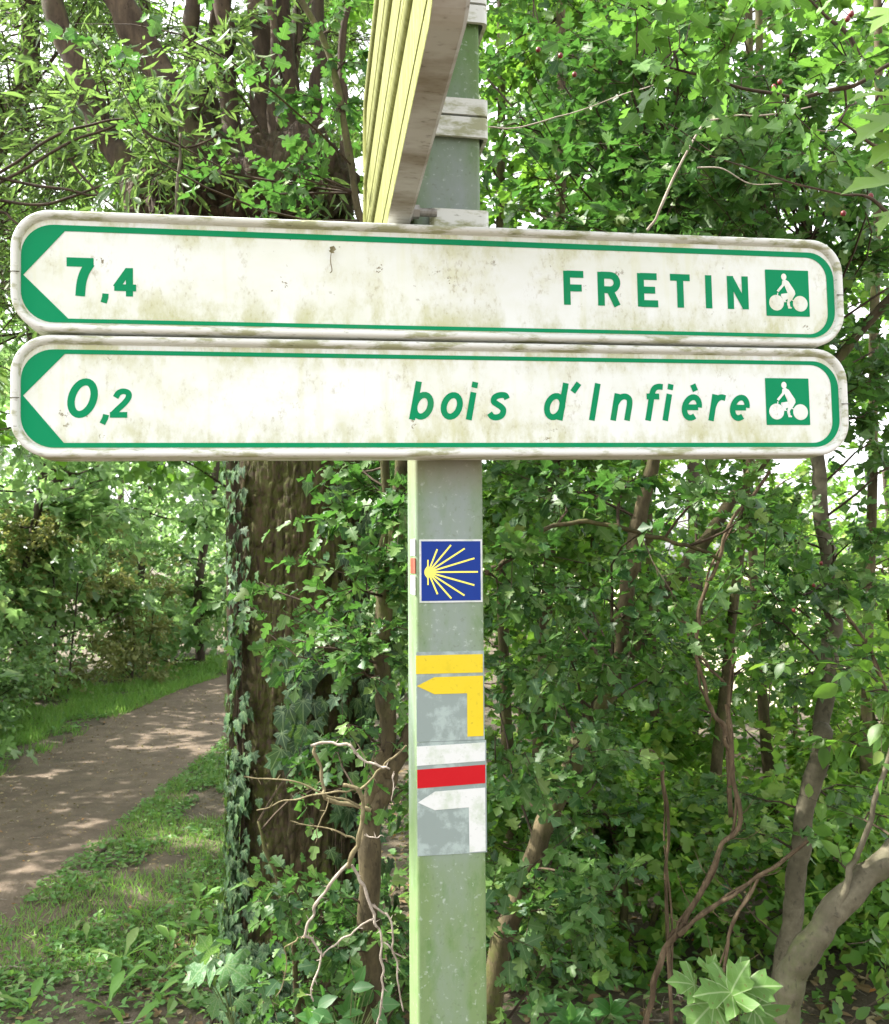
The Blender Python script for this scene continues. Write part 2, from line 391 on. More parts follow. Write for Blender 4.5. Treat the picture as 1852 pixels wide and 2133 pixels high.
def bushy(L, mbt, stems, targets, nsp, splen, k, size, br=.006, flat=.8, droop=.25, sag=.08, tw=.0012, frm=.25):
    """branches run from the stems to the targets; leafy twigs leave them"""
    S = np.vstack(stems); n = len(targets)
    a = targets[:, None] - S[None]; dz = a[..., 2]
    dist = np.linalg.norm(a, axis=-1) + np.where(dz < -.1, 2., 0) + np.abs(dz - .35 * np.linalg.norm(a[..., :2], axis=-1)) * .7
    st = S[np.argmin(dist, 1)]
    c = branches(mbt, st, targets, br, sag)
    i = rng.integers(0, n, n * nsp); t = rng.uniform(frm, 1, n * nsp) * (c.shape[1] - 1); j = np.minimum(t.astype(int), c.shape[1] - 2); u = (t - j)[:, None]
    o = c[i, j] * (1 - u) + c[i, j + 1] * u; tan = norm(c[i, j + 1] - c[i, j])
    d = norm(tan * .6 + ball(len(i)) * np.array([1, 1, .7]) + np.array([0, 0, .1]))
    sprays(L, mbt, o, d, splen * rng.uniform(.6, 1.4, len(i)), k, size, flat, droop, tw)

def region(n, x0, x1, y0, y1, Y0, Y1):
    """targets filling the part of the wood seen between these photo positions and distances"""
    return np.array([P(rng.uniform(x0, x1), rng.uniform(y0, y1), rng.uniform(Y0, Y1)) for _ in range(n)])

# ---------------------------------------------------------------- ground, path
def dirt(name, a, b_, c, sc_=6):
    m, nt, b, o = nm(name)
    n = tex(nt, sc_, 8, rough=.7); n2 = tex(nt, 70, 4); n3 = tex(nt, 1.1, 3)
    col = ramp(nt, n, [(.3, a), (.5, b_), (.72, c)])
    col = mix(nt, rng_(nt, n2, .6, .72, 0, .5), col, (.30, .25, .19))
    col = mix(nt, rng_(nt, n2, .28, .38, .6, 0), col, (.06, .045, .03))
    col = mix(nt, rng_(nt, n3, .45, .65, 0, .35), col, tuple(np.array(a) * .8))
    nt.links.new(col, b.inputs['Base Color']); b.inputs['Roughness'].default_value = .95
    bump(nt, b, n2, .8, .012); return m
M_soil = dirt('woodland_soil', (.055, .04, .028), (.09, .07, .045), (.14, .11, .075))
M_path = dirt('trodden_earth', (.075, .054, .036), (.125, .092, .064), (.18, .135, .096))
def path_x(y): return -2.64 + np.where(y > 11, .045 * (y - 11) ** 2, 0)
def ground_z(x, y):
    q = np.stack([x * .55, y * .55, x * 0], -1)
    on = np.clip((np.abs(x + 2.64) - .6) / .8, 0, 1)
    return (fbm(q, 3, 3) - .45) * (.04 + .12 * on)
def sheet(name, xs, ys, mat, lift=0.0, edge=None, rough=0.0):
    X, Yg = np.meshgrid(xs, ys)
    if edge: X = edge(X, Yg)
    Z = ground_z(X, Yg) + lift
    if rough: Z = Z + rough * (fbm(np.stack([X * 3.2, Yg * 2.2, X * 0 + 2], -1), 5, 61) - .42) * np.clip((.98 - np.abs((X - path_x(Yg)) / .80)) * 4, 0, 1)
    V = np.stack([X, Yg, Z], -1).reshape(-1, 3); nx, ny = len(xs), len(ys)
    i = np.arange(nx * ny).reshape(ny, nx)
    F = np.stack([i[:-1, :-1], i[:-1, 1:], i[1:, 1:], i[1:, :-1]], -1).reshape(-1, 4)
    o = MB().add(V, F).build(name, mat, None, True); o['kind'] = 'structure'; return o
gx = np.concatenate([[-400, -120, -50, -25], np.arange(-14, 8, .2), [12, 25, 50, 120, 400]])
gy = np.concatenate([[-400, -100, -30, -10], np.arange(-4, 34, .2), [40, 60, 120, 400, 900]])
sheet('ground', gx, gy, M_soil)
def pedge(X, Y):
    bend = np.where(Y > 11, .045 * (Y - 11) ** 2, 0)
    wob = (noise3(np.stack([Y * 1.3, X * 0, X * 0 + 5], -1)) - .5) * .35 + (noise3(np.stack([Y * 6, X * 3, X * 0], -1)) - .5) * .16
    e = np.abs(X) > .99
    return -2.64 + X * .80 + np.where(e, wob, 0) + bend
sheet('path', np.linspace(-1, 1, 34), np.arange(-3, 22, .07), M_path, .006, pedge, .03)



def verge(n, x0, x1, y0, y1, size, T, mat, name, hgt=1.0, label='', cat='', up=.9, dens=2.0, th=.36):
    x = rng.uniform(x0, x1, n); y = rng.uniform(y0, y1, n)
    m = fbm(np.stack([x * dens, y * dens, x * 0], -1), 3, 9) > th
    x, y = x[m], y[m]; x = x + path_x(y) + 2.64
    p = np.stack([x, y, ground_z(x, y)], -1); k = len(x)
    f = norm(rng.normal(size=(k, 3)) * np.array([.5, .5, .1]) + np.array([0, 0, up]))
    nn = norm(ball(k) * np.array([1, 1, .3]) + np.array([0, 0, .3]))
    L = Leaves(); L.add(p, f, nn, size * rng.uniform(.5, 1.4, k))
    mb = MB(); P_, F_, N_, S_ = L.get(); mb.add(*leaf_verts(T, P_, F_, N_, S_))
    return mb
blade = (np.array([[-.035, 0, 0], [.035, 0, 0], [.03, .5, .05], [-.03, .5, .05], [0, 1, .22]]), np.array([[0, 1, 2], [0, 2, 3], [3, 2, 4]]), np.zeros((5, 2)))
def flat_leaves(n, x0, x1, y0, y1, size, T, dens=2.0, th=.40, lift=.02):
    x = rng.uniform(x0, x1, n); y = rng.uniform(y0, y1, n)
    m = fbm(np.stack([x * dens, y * dens, x * 0 + 4], -1), 3, 19) > th
    x, y = x[m], y[m]; x = x + path_x(y) + 2.64; k = len(x)
    p = np.stack([x, y, ground_z(x, y) + lift * rng.uniform(.3, 2.2, k)], -1)
    f = norm(rng.normal(size=(k, 3)) * np.array([1, 1, .25])); nn = norm(np.array([0, 0, 1.]) + rng.normal(size=(k, 3)) * .35)
    return leaf_verts(T, p, f, nn, size * rng.uniform(.5, 1.5, k))
fx_ = [2.6, 3.5, 6, 12, 30, 120]; fy_ = np.concatenate([np.arange(10, 24, 1.), [30, 50, 120, 300]])
M_field = dirt('dry_stubble_field', (.34, .31, .20), (.42, .39, .27), (.50, .47, .34))
sheet('field', np.array(fx_), fy_, M_field, .05)
mb = verge(44000, -4.75, -3.38, 5, 22, .10, blade, M_grass, 'grass')
tag(mb.build('grass', M_grass), 'bright green grass verge along the far left side of the path', 'grass', kind='stuff')
mb = verge(46000, -1.98, -.75, 3.7, 17, .055, blade, M_grass, 'grass', th=.33)
tag(mb.build('grass', M_grass), 'green grass strip between the path and the big trunk', 'grass', kind='stuff')
mb = MB(); mb.add(*flat_leaves(24000, -2.0, -.7, 3.4, 12, .032, T_ovlo[0], 2, .34)); mb.add(*flat_leaves(5000, -2.6, -.6, 2.3, 4.2, .024, T_ovlo[0], 3, .49)); mb.add(*flat_leaves(6000, -1.0, 3.6, 2.4, 6.5, .05, T_ovlo[0], 2, .42, .05))
mb.add(*flat_leaves(13000, -5.4, -3.5, 5, 20, .05, T_ovlo[0]))
tag(mb.build('ground_cover', M_weed), 'low leafy ground cover creeping over the path edges', 'ground cover', kind='stuff')
mb = MB(); mb.add(*flat_leaves(7000, -3.5, -.7, 2.2, 12, .020, T_ovlo[0], 1, .2, .008)); mb.add(*flat_leaves(6000, -1.2, 3.4, 1.6, 8, .04, T_ovlo[0], 1, .2, .01))
tag(mb.build('leaf_litter', M_lit), 'dry brown fallen leaves scattered on path and soil', 'leaf litter', kind='stuff')
nt_ = 1500; xt = rng.uniform(-3.6, 1.8, nt_); yt = 2.0 + 8 * rng.random(nt_) ** 2; at = rng.uniform(0, 6.28, nt_); lt = rng.uniform(.01, .05, nt_)
pt_ = np.stack([xt, yt, ground_z(xt, yt) + .012], -1); dt_ = np.stack([np.cos(at), np.sin(at), rng.normal(0, .12, nt_)], -1) * lt[:, None]
mb = MB(); tubes(mb, np.stack([pt_ - dt_, pt_ + rng.normal(0, .002, (nt_, 3)), pt_ + dt_], 1), np.repeat(rng.uniform(.0008, .0022, (nt_, 1)), 3, 1), 3)
twig_litter = mb
tag(twig_litter.build('twig_litter', M_dead), 'small broken twigs strewn over the bare soil and path', 'twigs', kind='stuff')
# ---------------------------------------------------------------- signpost
TH = 0.1671865
E1 = np.array([math.cos(TH), math.sin(TH), 0]); E2 = np.array([-math.sin(TH), math.cos(TH), 0]); EZ = np.array([0, 0, 1.])
def UV(u, v, z): return EYE * np.array([0, 0, 1]) + E1 * u + E2 * v + EZ * z

def painted(name, col, rough=.4, dirt_c=(.30, .30, .14), dirt_s=9, th=(.5, .66), amt=.6, stretch=(1, 1, .35), fine=.15, spec=.5, metallic=0):
    m, nt, b, o = nm(name)
    n = tex(nt, dirt_s, 6, stretch, .65); n2 = tex(nt, 160, 3, stretch)
    c = mix(nt, rng_(nt, n, th[0], th[1], 0, amt), col, dirt_c)
    c = mix(nt, rng_(nt, n2, .62, .75, 0, fine), c, tuple(np.array(dirt_c) * .4))
    nt.links.new(c, b.inputs['Base Color']); setin(nt, b, 'Roughness', rng_(nt, n, .4, .7, rough, rough + .3))
    b.inputs['Specular IOR Level'].default_value = spec; b.inputs['Metallic'].default_value = metallic
    bump(nt, b, n2, .12, .0008); return m

def panel_mat():
    m, nt, b, o = nm('dirty_reflective_white')
    tc = N(nt, 'TexCoord'); sx = N(nt, 'SeparateXYZ'); nt.links.new(tc.outputs['Object'], sx.inputs[0])
    oi = N(nt, 'ObjectInfo'); va = N(nt, 'VectorMath', operation='MULTIPLY_ADD'); nt.links.new(oi.outputs['Random'], va.inputs[0]); va.inputs[1].default_value = (37, 11, 23); nt.links.new(tc.outputs['Object'], va.inputs[2])
    def tex(nt, scale, detail=4, stretch=(1, 1, 1), rough=.55):
        mp = N(nt, 'Mapping'); mp.inputs['Scale'].default_value = stretch; nt.links.new(va.outputs[0], mp.inputs[0]); n = N(nt, 'TexNoise'); nt.links.new(mp.outputs[0], n.inputs[0])
        n.inputs['Scale'].default_value = scale; n.inputs['Detail'].default_value = detail; n.inputs['Roughness'].default_value = rough; return n.outputs[0]
    big = tex(nt, 5.5, 5, (1, 1, 1.6), .6); med = tex(nt, 22, 6, (1, 1, .55), .7); fine = tex(nt, 150, 4, (1, 1, .6), .7); streak = tex(nt, 34, 4, (1, 1, .07), .6)
    c = mix(nt, rng_(nt, big, .40, .66, 0, .5), (.63, .655, .635), (.50, .52, .38))
    f = math_(nt, 'MULTIPLY', rng_(nt, big, .42, .56), rng_(nt, med, .46, .68))
    c = mix(nt, math_(nt, 'MULTIPLY', f, .7), c, (.46, .46, .26))
    f = math_(nt, 'MULTIPLY', rng_(nt, med, .48, .62), rng_(nt, fine, .52, .68))
    c = mix(nt, math_(nt, 'MULTIPLY', f, .65), c, (.26, .22, .12))
    c = mix(nt, rng_(nt, streak, .56, .72, 0, .4), c, (.52, .53, .30))
    scr = tex(nt, 60, 5, (.5, 1, .5), .8); sc2 = tex(nt, 9, 2)
    c = mix(nt, math_(nt, 'MULTIPLY', rng_(nt, scr, .63, .66), rng_(nt, sc2, .5, .6)), c, (.16, .13, .07))
    low = math_(nt, 'MAXIMUM', rng_(nt, sx.outputs[2], -.11, -.160), rng_(nt, sx.outputs[2], -.050, -.020)); c = mix(nt, math_(nt, 'MULTIPLY', math_(nt, 'MULTIPLY', low, rng_(nt, med, .42, .60)), .75), c, (.36, .37, .17))
    nt.links.new(c, b.inputs['Base Color']); b.inputs['Roughness'].default_value = .38
    return m
M_panel = panel_mat()
M_green = painted('sign_green', (.0, .205, .082), .45, (.06, .20, .07), 12, (.56, .72), .35, fine=.05, spec=.12)
M_frame = painted('weathered_frame_enamel', (.56, .57, .54), .35, (.22, .23, .09), 38, (.50, .60), .8, (.35, 1, 1), .7)
M_under = painted('grimy_grey_rim', (.37, .365, .34), .5, (.15, .12, .07), 10, (.44, .64), .85, (1, .4, 1), .5)
M_algae = painted('algae_covered_back', (.19, .20, .055), .9, (.11, .12, .018), 30, (.36, .58), .95, (2.2, 1, .3), .3)
M_seam = painted('dark_joint', (.05, .045, .03))
M_white = painted('waymark_white', (.57, .59, .585), .5, (.36, .44, .32), 34, (.48, .64), .6, (1, 1, 1), .4)
M_red = painted('waymark_red', (.42, .007, .012), .5, (.35, .02, .02), 30, (.6, .8), .2, (1, 1, 1), .05, .15)
M_redold = painted('faded_red', (.40, .05, .03), .5, (.2, .08, .04), 30, (.5, .7), .5)
M_yellow = painted('waymark_yellow', (.60, .455, .004), .5, (.45, .36, .02), 34, (.58, .72), .45, (1, 1, 1), .45)
M_blue = painted('shell_blue', (.008, .033, .215), .35, (.03, .07, .28), 30, (.6, .8), .2, (1, 1, 1), .03, .15)
M_shell = painted('shell_yellow', (.85, .78, .12), .4, (.7, .6, .05), 30, (.6, .8), .2, (1, 1, 1), .03)
M_backing = painted('grey_film_backing', (.20, .25, .238), .45, (.36, .44, .42), 26, (.52, .62), .6, (1, 1, 1), .25)
M_steel = painted('dull_steel', (.30, .29, .27), .45, (.14, .10, .07), 60, (.5, .65), .5, metallic=.6)
def post_mat():
    m, nt, b, o = nm('algae_stained_post_paint')
    tc = N(nt, 'TexCoord'); sx = N(nt, 'SeparateXYZ'); nt.links.new(tc.outputs['Object'], sx.inputs[0])
    x, z = sx.outputs[0], sx.outputs[2]
    n = tex(nt, 7, 6, (1, 1, .45), .62); n2 = tex(nt, 42, 5, (1, 1, .5), .65); n3 = tex(nt, 130, 4)
    edge = rng_(nt, math_(nt, 'ABSOLUTE', x), .022, .052)
    top = rng_(nt, z, 2.2, 2.45); low = rng_(nt, z, 1.25, .95)
    g = math_(nt, 'ADD', math_(nt, 'ADD', math_(nt, 'MULTIPLY', rng_(nt, n, .42, .68), .75), math_(nt, 'MULTIPLY', edge, .7)), math_(nt, 'ADD', math_(nt, 'MULTIPLY', top, 1.0), math_(nt, 'MULTIPLY', low, .9)))
    g = math_(nt, 'MULTIPLY', g, .72, True)
    c = mix(nt, g, (.225, .262, .268), (.145, .215, .092)); c = mix(nt, math_(nt, 'MULTIPLY', math_(nt, 'MULTIPLY', top, rng_(nt, n, .36, .58)), .75), c, (.055, .13, .03))
    d = math_(nt, 'MULTIPLY', math_(nt, 'ADD', rng_(nt, n2, .5, .7), math_(nt, 'MULTIPLY', top, .55)), g, True)
    c = mix(nt, math_(nt, 'MULTIPLY', d, .75), c, (.085, .17, .045))
    c = mix(nt, rng_(nt, n3, .62, .72, 0, .35), c, (.52, .58, .55))
    c = mix(nt, rng_(nt, n3, .30, .38, .35, 0), c, (.10, .12, .07))
    board_shade = math_(nt, 'MULTIPLY', rng_(nt, z, 1.70, 1.745), rng_(nt, z, 1.80, 1.77))  # shade of the lower board, painted on the post just below it
    c = mix(nt, math_(nt, 'MULTIPLY', board_shade, .5), c, (.20, .17, .11))
    nt.links.new(c, b.inputs['Base Color']); b.inputs['Roughness'].default_value = .6; b.inputs['Specular IOR Level'].default_value = .25; bump(nt, b, n3, .15, .001); return m
M_post = post_mat()

def rrect(x0, x1, z0, z1, r, n=10):
    pts = []
    for cx, cz, a in ((x1 - r, z1 - r, 0), (x0 + r, z1 - r, 90), (x0 + r, z0 + r, 180), (x1 - r, z0 + r, 270)):
        for k in range(n + 1):
            t = math.radians(a + 90 * k / n); pts.append((cx + r * math.cos(t), cz + r * math.sin(t)))
    return pts
def prism(mb, outer, y0, y1, holes=(), map3=None):
    """flat shape in x,z extruded from y0 (front) to y1"""
    loops = [list(outer)] + [list(h) for h in holes]
    flat = [p for l in loops for p in l]
    tris = tessellate_polygon([[Vector((x, z, 0)) for x, z in l] for l in loops])
    n = len(flat); V = [(x, y0, z) for x, z in flat] + [(x, y1, z) for x, z in flat]
    if map3: V = [map3(*v) for v in V]
    F = []
    for a, b, c in tris:
        (ax, az), (bx, bz), (cx, cz) = flat[a], flat[b], flat[c]
        if (bx - ax) * (cz - az) - (cx - ax) * (bz - az) < 0: b, c = c, b
        F.append((a, b, c)); F.append((a + n, c + n, b + n))
    mb.add(V, F); base = mb.n - 2 * n; k = 0; Q = []
    for l in loops:
        m = len(l)
        Q += [(base + k + i, base + n + k + i, base + n + k + (i + 1) % m, base + k + (i + 1) % m) for i in range(m)]; k += m
    mb.F.append(np.array(Q)); return mb
def sweep(mb, paths):
    """paths: list of closed loops (same length) of 3D points: skin between consecutive loops"""
    A = np.array(paths); k, n, _ = A.shape; i = np.arange(k * n).reshape(k, n)
    F = np.stack([i[:-1], i[1:], np.roll(i[1:], -1, 1), np.roll(i[:-1], -1, 1)], -1).reshape(-1, 4)
    mb.add(A.reshape(-1, 3), F); return mb
def frame_mesh(L_, H, r, prof):
    return sweep(MB(), [[(x, y, z) for x, z in rrect(o, L_ - o, -H + o, -o, max(r - o, .004), 12)] for o, y in prof])

def stroke(mb, pts, w, y, closed=False):
    p = np.array(pts, float); n = len(p)
    nx = np.roll(p, -1, 0); pv = np.roll(p, 1, 0)
    d1 = p - pv; d2 = nx - p
    if not closed: d1[0] = d2[0]; d2[-1] = d1[-1]
    d1 = d1 / np.linalg.norm(d1, axis=1)[:, None]; d2 = d2 / np.linalg.norm(d2, axis=1)[:, None]
    n1 = np.stack([-d1[:, 1], d1[:, 0]], 1); n2 = np.stack([-d2[:, 1], d2[:, 0]], 1)
    m = n1 + n2; m = m / np.maximum((m * n1).sum(1), .35)[:, None]
    a = p + m * w / 2; b = p - m * w / 2
    V = np.concatenate([np.c_[a[:, 0], np.full(n, y), a[:, 1]], np.c_[b[:, 0], np.full(n, y), b[:, 1]]])
    F = [(i, n + i, n + (i + 1) % n, (i + 1) % n) for i in range(n if closed else n - 1)]
    mb.add(V, F)
def arc(cx, cy, rx, ry, a0, a1, n=20):
    return [(cx + rx * math.cos(math.radians(a)), cy + ry * math.sin(math.radians(a))) for a in np.linspace(a0, a1, n)]
def sm(pts): return [tuple(q[:2]) for q in smooth_line([(x, y, 0) for x, y in pts], 5)]
C_ = 'closed'
GL = {
 'F': [[(.095, 0), (.095, 1)], [(.095, .905), (.6, .905)], [(.095, .5), (.54, .5)]],
 'E': [[(.095, 0), (.095, 1)], [(.095, .905), (.6, .905)], [(.095, .5), (.54, .5)], [(.095, .095), (.62, .095)]],
 'R': [[(.095, 0), (.095, 1)], [(.095, .905), (.34, .905)] + arc(.37, .69, .215, .215, 90, -90, 14) + [(.34, .475), (.095, .475)], [(.36, .47), (.58, 0)]],
 'T': [[(0, .905), (.62, .905)], [(.31, 0), (.31, 1)]], 'I': [[(.095, 0), (.095, 1)]],
 'N': [[(.095, 0), (.095, 1)], [(.565, 0), (.565, 1)], [(.10, .93), (.56, .07)]],
 '7': [[(0, .88), (.66, .88)], sm([(.58, .86), (.44, .62), (.36, .34), (.33, 0)])],
 '4': [[(.52, 0), (.52, .99)], [(.50, .93), (.08, .30)], [(.02, .30), (.74, .30)]],
 ',': [[(.05, .04), (.045, -.06), (.0, -.22)]],
 'b': [[(.08, 0), (.08, 1)], (C_, arc(.29, .365, .21, .285, 0, 342, 22))],
 'o': [(C_, arc(.28, .365, .21, .285, 0, 342, 22))],
 'i': [[(.08, 0), (.08, .73)], [(.08, .85), (.08, 1)]],
 's': [sm([(.47, .56), (.40, .65), (.26, .66), (.13, .60), (.12, .49), (.22, .42), (.34, .35), (.42, .26), (.40, .13), (.28, .07), (.15, .09), (.06, .18)])],
 'd': [[(.48, 0), (.48, 1)], (C_, arc(.28, .365, .21, .285, 0, 342, 22))],
 "'": [[(.0, .76), (.13, 1.0)]],
 'n': [[(.08, 0), (.08, .73)], sm([(.08, .45), (.16, .6), (.29, .655), (.42, .60), (.47, .46), (.47, .2), (.47, 0)])],
 'f': [sm([(.15, 0), (.15, .4), (.15, .76), (.20, .89), (.30, .93), (.42, .92)]), [(0, .66), (.36, .66)]],
 'e': [[(.10, .37), (.46, .37)], arc(.28, .365, .21, .285, 0, 305, 22)],
 'r': [[(.08, 0), (.08, .73)], sm([(.08, .4), (.14, .57), (.26, .655), (.40, .63)])],
 '0': [(C_, arc(.33, .5, .27, .42, 0, 345, 28))],
 '2': [sm([(.07, .70), (.14, .86), (.29, .92), (.46, .86), (.50, .70), (.40, .50), (.22, .28), (.08, .09)]), [(.0, .09), (.58, .09)]],
}
GL['è'] = GL['e'] + [[(.20, 1.0), (.31, .82)]]
def glyphs(mb, items, h, sw, base, shear=0, y=.0014):
    k = 0
    for ch, s in items:
        for st_ in GL[ch]:
            closed = isinstance(st_, tuple); pts = st_[1] if closed else st_
            stroke(mb, [(s + x_ * h + shear * z_ * h, -base + z_ * h) for x_, z_ in pts], sw * h, y - .00012 * (k % 7), closed); k += 1
    return mb
def cyclist(mb, x0, z0, w):
    q = lambda pts: [(x0 + x * w, z0 - z * w) for x, z in pts]
    y = .0008
    prism(mb, q(arc(.235, .715, .17, .17, 0, 345, 26)), y, y + .0004)
    prism(mb, q(arc(.785, .725, .17, .17, 0, 345, 26)), y - .0001, y + .0004)
    prism(mb, q(arc(.425, .15, .06, .072, 0, 345, 18)), y - .0002, y + .0004)
    prism(mb, q([(.385, .235), (.45, .205), (.53, .25), (.665, .45), (.675, .52), (.61, .62), (.535, .70), (.545, .79), (.585, .815), (.575, .835), (.50, .835), (.475, .72), (.50, .63), (.44, .655), (.47, .70), (.40, .70), (.37, .60), (.34, .57), (.35, .525), (.50, .50), (.43, .335), (.29, .485), (.25, .455), (.375, .315)]), y - .0003, y + .0004)
    for a, b in (((.27, .50), (.235, .715)), ((.52, .62), (.785, .725))): stroke(mb, q([a, b]), .022 * w, y - .0004)

base_pt = UV(.2525, 1.50, 0); base_pt[2] = 0
SP = thing('signpost', 'tall square post stained green carrying white direction boards and trail waymarks', 'signpost')
SP.location = base_pt
def mat3(o, ax, ay, az): return Matrix(((ax[0], ay[0], az[0], o[0]), (ax[1], ay[1], az[1], o[1]), (ax[2], ay[2], az[2], o[2]), (0, 0, 0, 1)))
def place(o, m): o.parent = SP; o.matrix_parent_inverse = Matrix.Translation(-Vector(base_pt)); o.matrix_basis = m
def frz(mb, pts, z0, z1, hole=None):
    prism(mb, pts, z0, z1, [hole] if hole else (), map3=lambda x, y, z: (x, z, y)); return mb
PM = mat3(UV(.2525, 1.499, -1.6), E1, E2, EZ)      # local x across the front, y back, z up from the ground
mb = MB(); frz(mb, rrect(-.0545, .0545, -.05, .05, .006, 4), .0, 3.3, rrect(-.0495, .0495, -.045, .045, .003, 4))
o = mb.build('post', M_post); place(o, PM)
for z0, z1 in ((.532, .563), (.683, .7155), (.7195, .746), (.874, .903), (.907, .934)):
    mb = MB(); frz(mb, rrect(-.030, .0665, -.062, .058, .009, 5), z0 + 1.6, z1 + 1.6, rrect(-.025, .0605, -.056, .052, .006, 5))
    o = mb.build('clamp_band', M_frame); place(o, PM)
def hexbar(mb, c, r, l, n=6):
    ring = [(math.cos(2 * math.pi * k / n) * r, math.sin(2 * math.pi * k / n) * r) for k in range(n)]
    prism(mb, ring, 0, l, map3=lambda x, y, z: (c[0] + y, c[1] + x, c[2] + z))
mb = MB(); hexbar(mb, (-.060, -.076, 2.149), .011, .010); hexbar(mb, (-.062, -.076, 2.149), .014, .0018, 14); hexbar(mb, (-.050, -.076, 2.149), .0062, .028, 12)
for q in range(12): hexbar(mb, (-.0495 + q * .0021, -.076, 2.149), .0069, .0011, 12)
o = mb.build('bolt', M_steel); place(o, PM)

BL, BR = 1.300, .056
TA = -.0154162; A1 = math.cos(TA) * E1 - math.sin(TA) * EZ; AZ = math.sin(TA) * E1 + math.cos(TA) * EZ
BO = UV(0, 0, 0) * 0 + EYE + np.array([-0.61847557, 1.30440422, 0.509445])
FP = [(0.0, .058), (0, .006), (.0015, .0015), (.004, 0), (.0085, .0006), (.0105, .003), (.0125, .0075), (.0138, .0095)]
def board(t0, H, L0, name_label):
    o = MB()
    prism(o, rrect(.010, BL - .010, -H + .010, -.010, BR - .010, 12), .0085, .012)
    b = o.build('direction_board', M_panel); place(b, mat3(BO - AZ * t0 + A1 * L0, A1, E2, AZ)); b['label'] = name_label
    fr = frame_mesh(BL, H, BR, FP).build('frame', M_frame, b, True)
    bk = prism(MB(), rrect(.001, BL - .001, -H + .001, -.001, BR, 12), .050, .056).build('back_plate', M_under, b)
    for cx_ in (.0065, BL - .0065): box(MB(), (cx_, .0008, -H * .52), (.0135, .003, .0009)).build('frame_joint', M_seam, b)
    return b
FY = .0085   # print lies on the panel face
def shifted(mb):
    for v in mb.V: v[:, 1] += FY - .0018
    return mb
def green(b, H, tip, ta, tb, ti, bi):
    outer = rrect(.0135, 1.2862, -H + .0145, -.0205, .045, 12)
    inner = [(.0165, -tip), (ta[0], -ti)] 
    r = .036; x1 = 1.2735
    right = [(x1 - r, -ti)] + arc(x1 - r, -ti - r, r, r, 90, 0, 10) + arc(x1 - r, -bi + r, r, r, 0, -90, 10) + [(tb[0], -bi)]
    mb = prism(MB(), outer, .0010, .0016, [inner + right[0:]])
    shifted(mb).build('green_border', M_green, b)
H1 = .1778; H2 = .1769
b1 = board(0, H1, 0, 'upper board reading 7,4 FRETIN with a left arrow')
green(b1, H1, .0949, (.0732, 0), (.0778, 0), .0292, .1574)
for it, h_, w_, z_ in (('7', .0565, .235, .1240), ('4', .0425, .235, .1228), (',', .052, .17, .1215)): shifted(glyphs(MB(), [(it, {'7': .0755, '4': .1405, ',': .1265}[it])], h_, w_, z_)).build('comma' if it == ',' else 'digit', M_green, b1)
for it in [('F', .8205), ('R', .8768), ('E', .9432), ('T', .9985), ('I', 1.0590), ('N', 1.0968)]: shifted(glyphs(MB(), [it], .0545, .205, .1185)).build('letter', M_green, b1)
def icon(b, x0, z0, w):
    mb = prism(MB(), rrect(x0, x0 + w, z0 - w, z0, .001, 2), .0010, .0016); s_ = shifted(mb).build('cyclist_symbol', M_green, b)
    mb = MB(); cyclist(mb, x0, z0, w); shifted(mb).build('cyclist', M_panel, b)
icon(b1, 1.1640, -.0514, .0768)
b2 = board(.18199736, H2, 0, "lower board reading 0,2 bois d'Infière with a left arrow")
t2 = .182
green(b2, H2, .2696 - t2, (.0731, 0), (.0716, 0), .0268, .1555)
for it, x_, h_, w_, z_ in (('0', .0730, .0565, .18, .3010), ('2', .1340, .0415, .2, .3005), (',', .1265, .052, .16, .2985)): shifted(glyphs(MB(), [(it, x_)], h_, w_, z_ - t2, .2)).build('comma' if it == ',' else 'digit', M_green, b2)
wd = [('b', .5700), ('o', .6160), ('i', .6580), ('s', .6900), ('d', .7795), ("'", .8214), ('I', .8545), ('n', .8905), ('f', .9445), ('i', .9775), ('è', 1.0075), ('r', 1.0555), ('e', 1.0900)]
for it in wd: shifted(glyphs(MB(), [it], .0588, .160, .3020 - t2, .2)).build('apostrophe' if it[0] == "'" else 'letter', M_green, b2)
icon(b2, 1.1566, -(.2314 - t2), .0768)

# three boards of the cross direction, seen end on
dirv = norm(E2 + .028 * E1); perp = np.cross(EZ, dirv)        # perp points to the left
for k in range(3):
    z1 = .530 + .181 * k + .177
    near = UV(.190 - .028 * (1.45 - .835), .835, z1)
    m = mat3(near - perp * 0, dirv, -perp, EZ)   # local x away from camera, y to the right, z up
    o = prism(MB(), rrect(.008, 1.292, -.169, -.008, .05, 12), -.030, -.006).build('direction_board', M_algae); place(o, m)
    o['label'] = ['lowest', 'middle', 'topmost'][k] + ' cross board, seen from behind and below'
    frame_mesh(BL, .177, BR, [(.016, -.0305), (.0135, -.0345), (.004, -.0372), (.001, -.0378), (0, -.0370)]).build('frame', M_algae, o, True)
    frame_mesh(BL, .177, BR, [(0, -.0370), (0, -.004), (.003, 0), (.011, 0), (.0135, -.004)]).build('rim', M_under, o)
    for zz in (-.088,):
        r_ = MB(); box(r_, (.65, -.0302, zz), (1.24, .002, .036)); r_.build('rail', M_algae, o)
    r_ = MB(); box(r_, (.65, -.0302, -.012), (1.22, .0015, .003)); r_.build('panel_joint', M_seam, o)

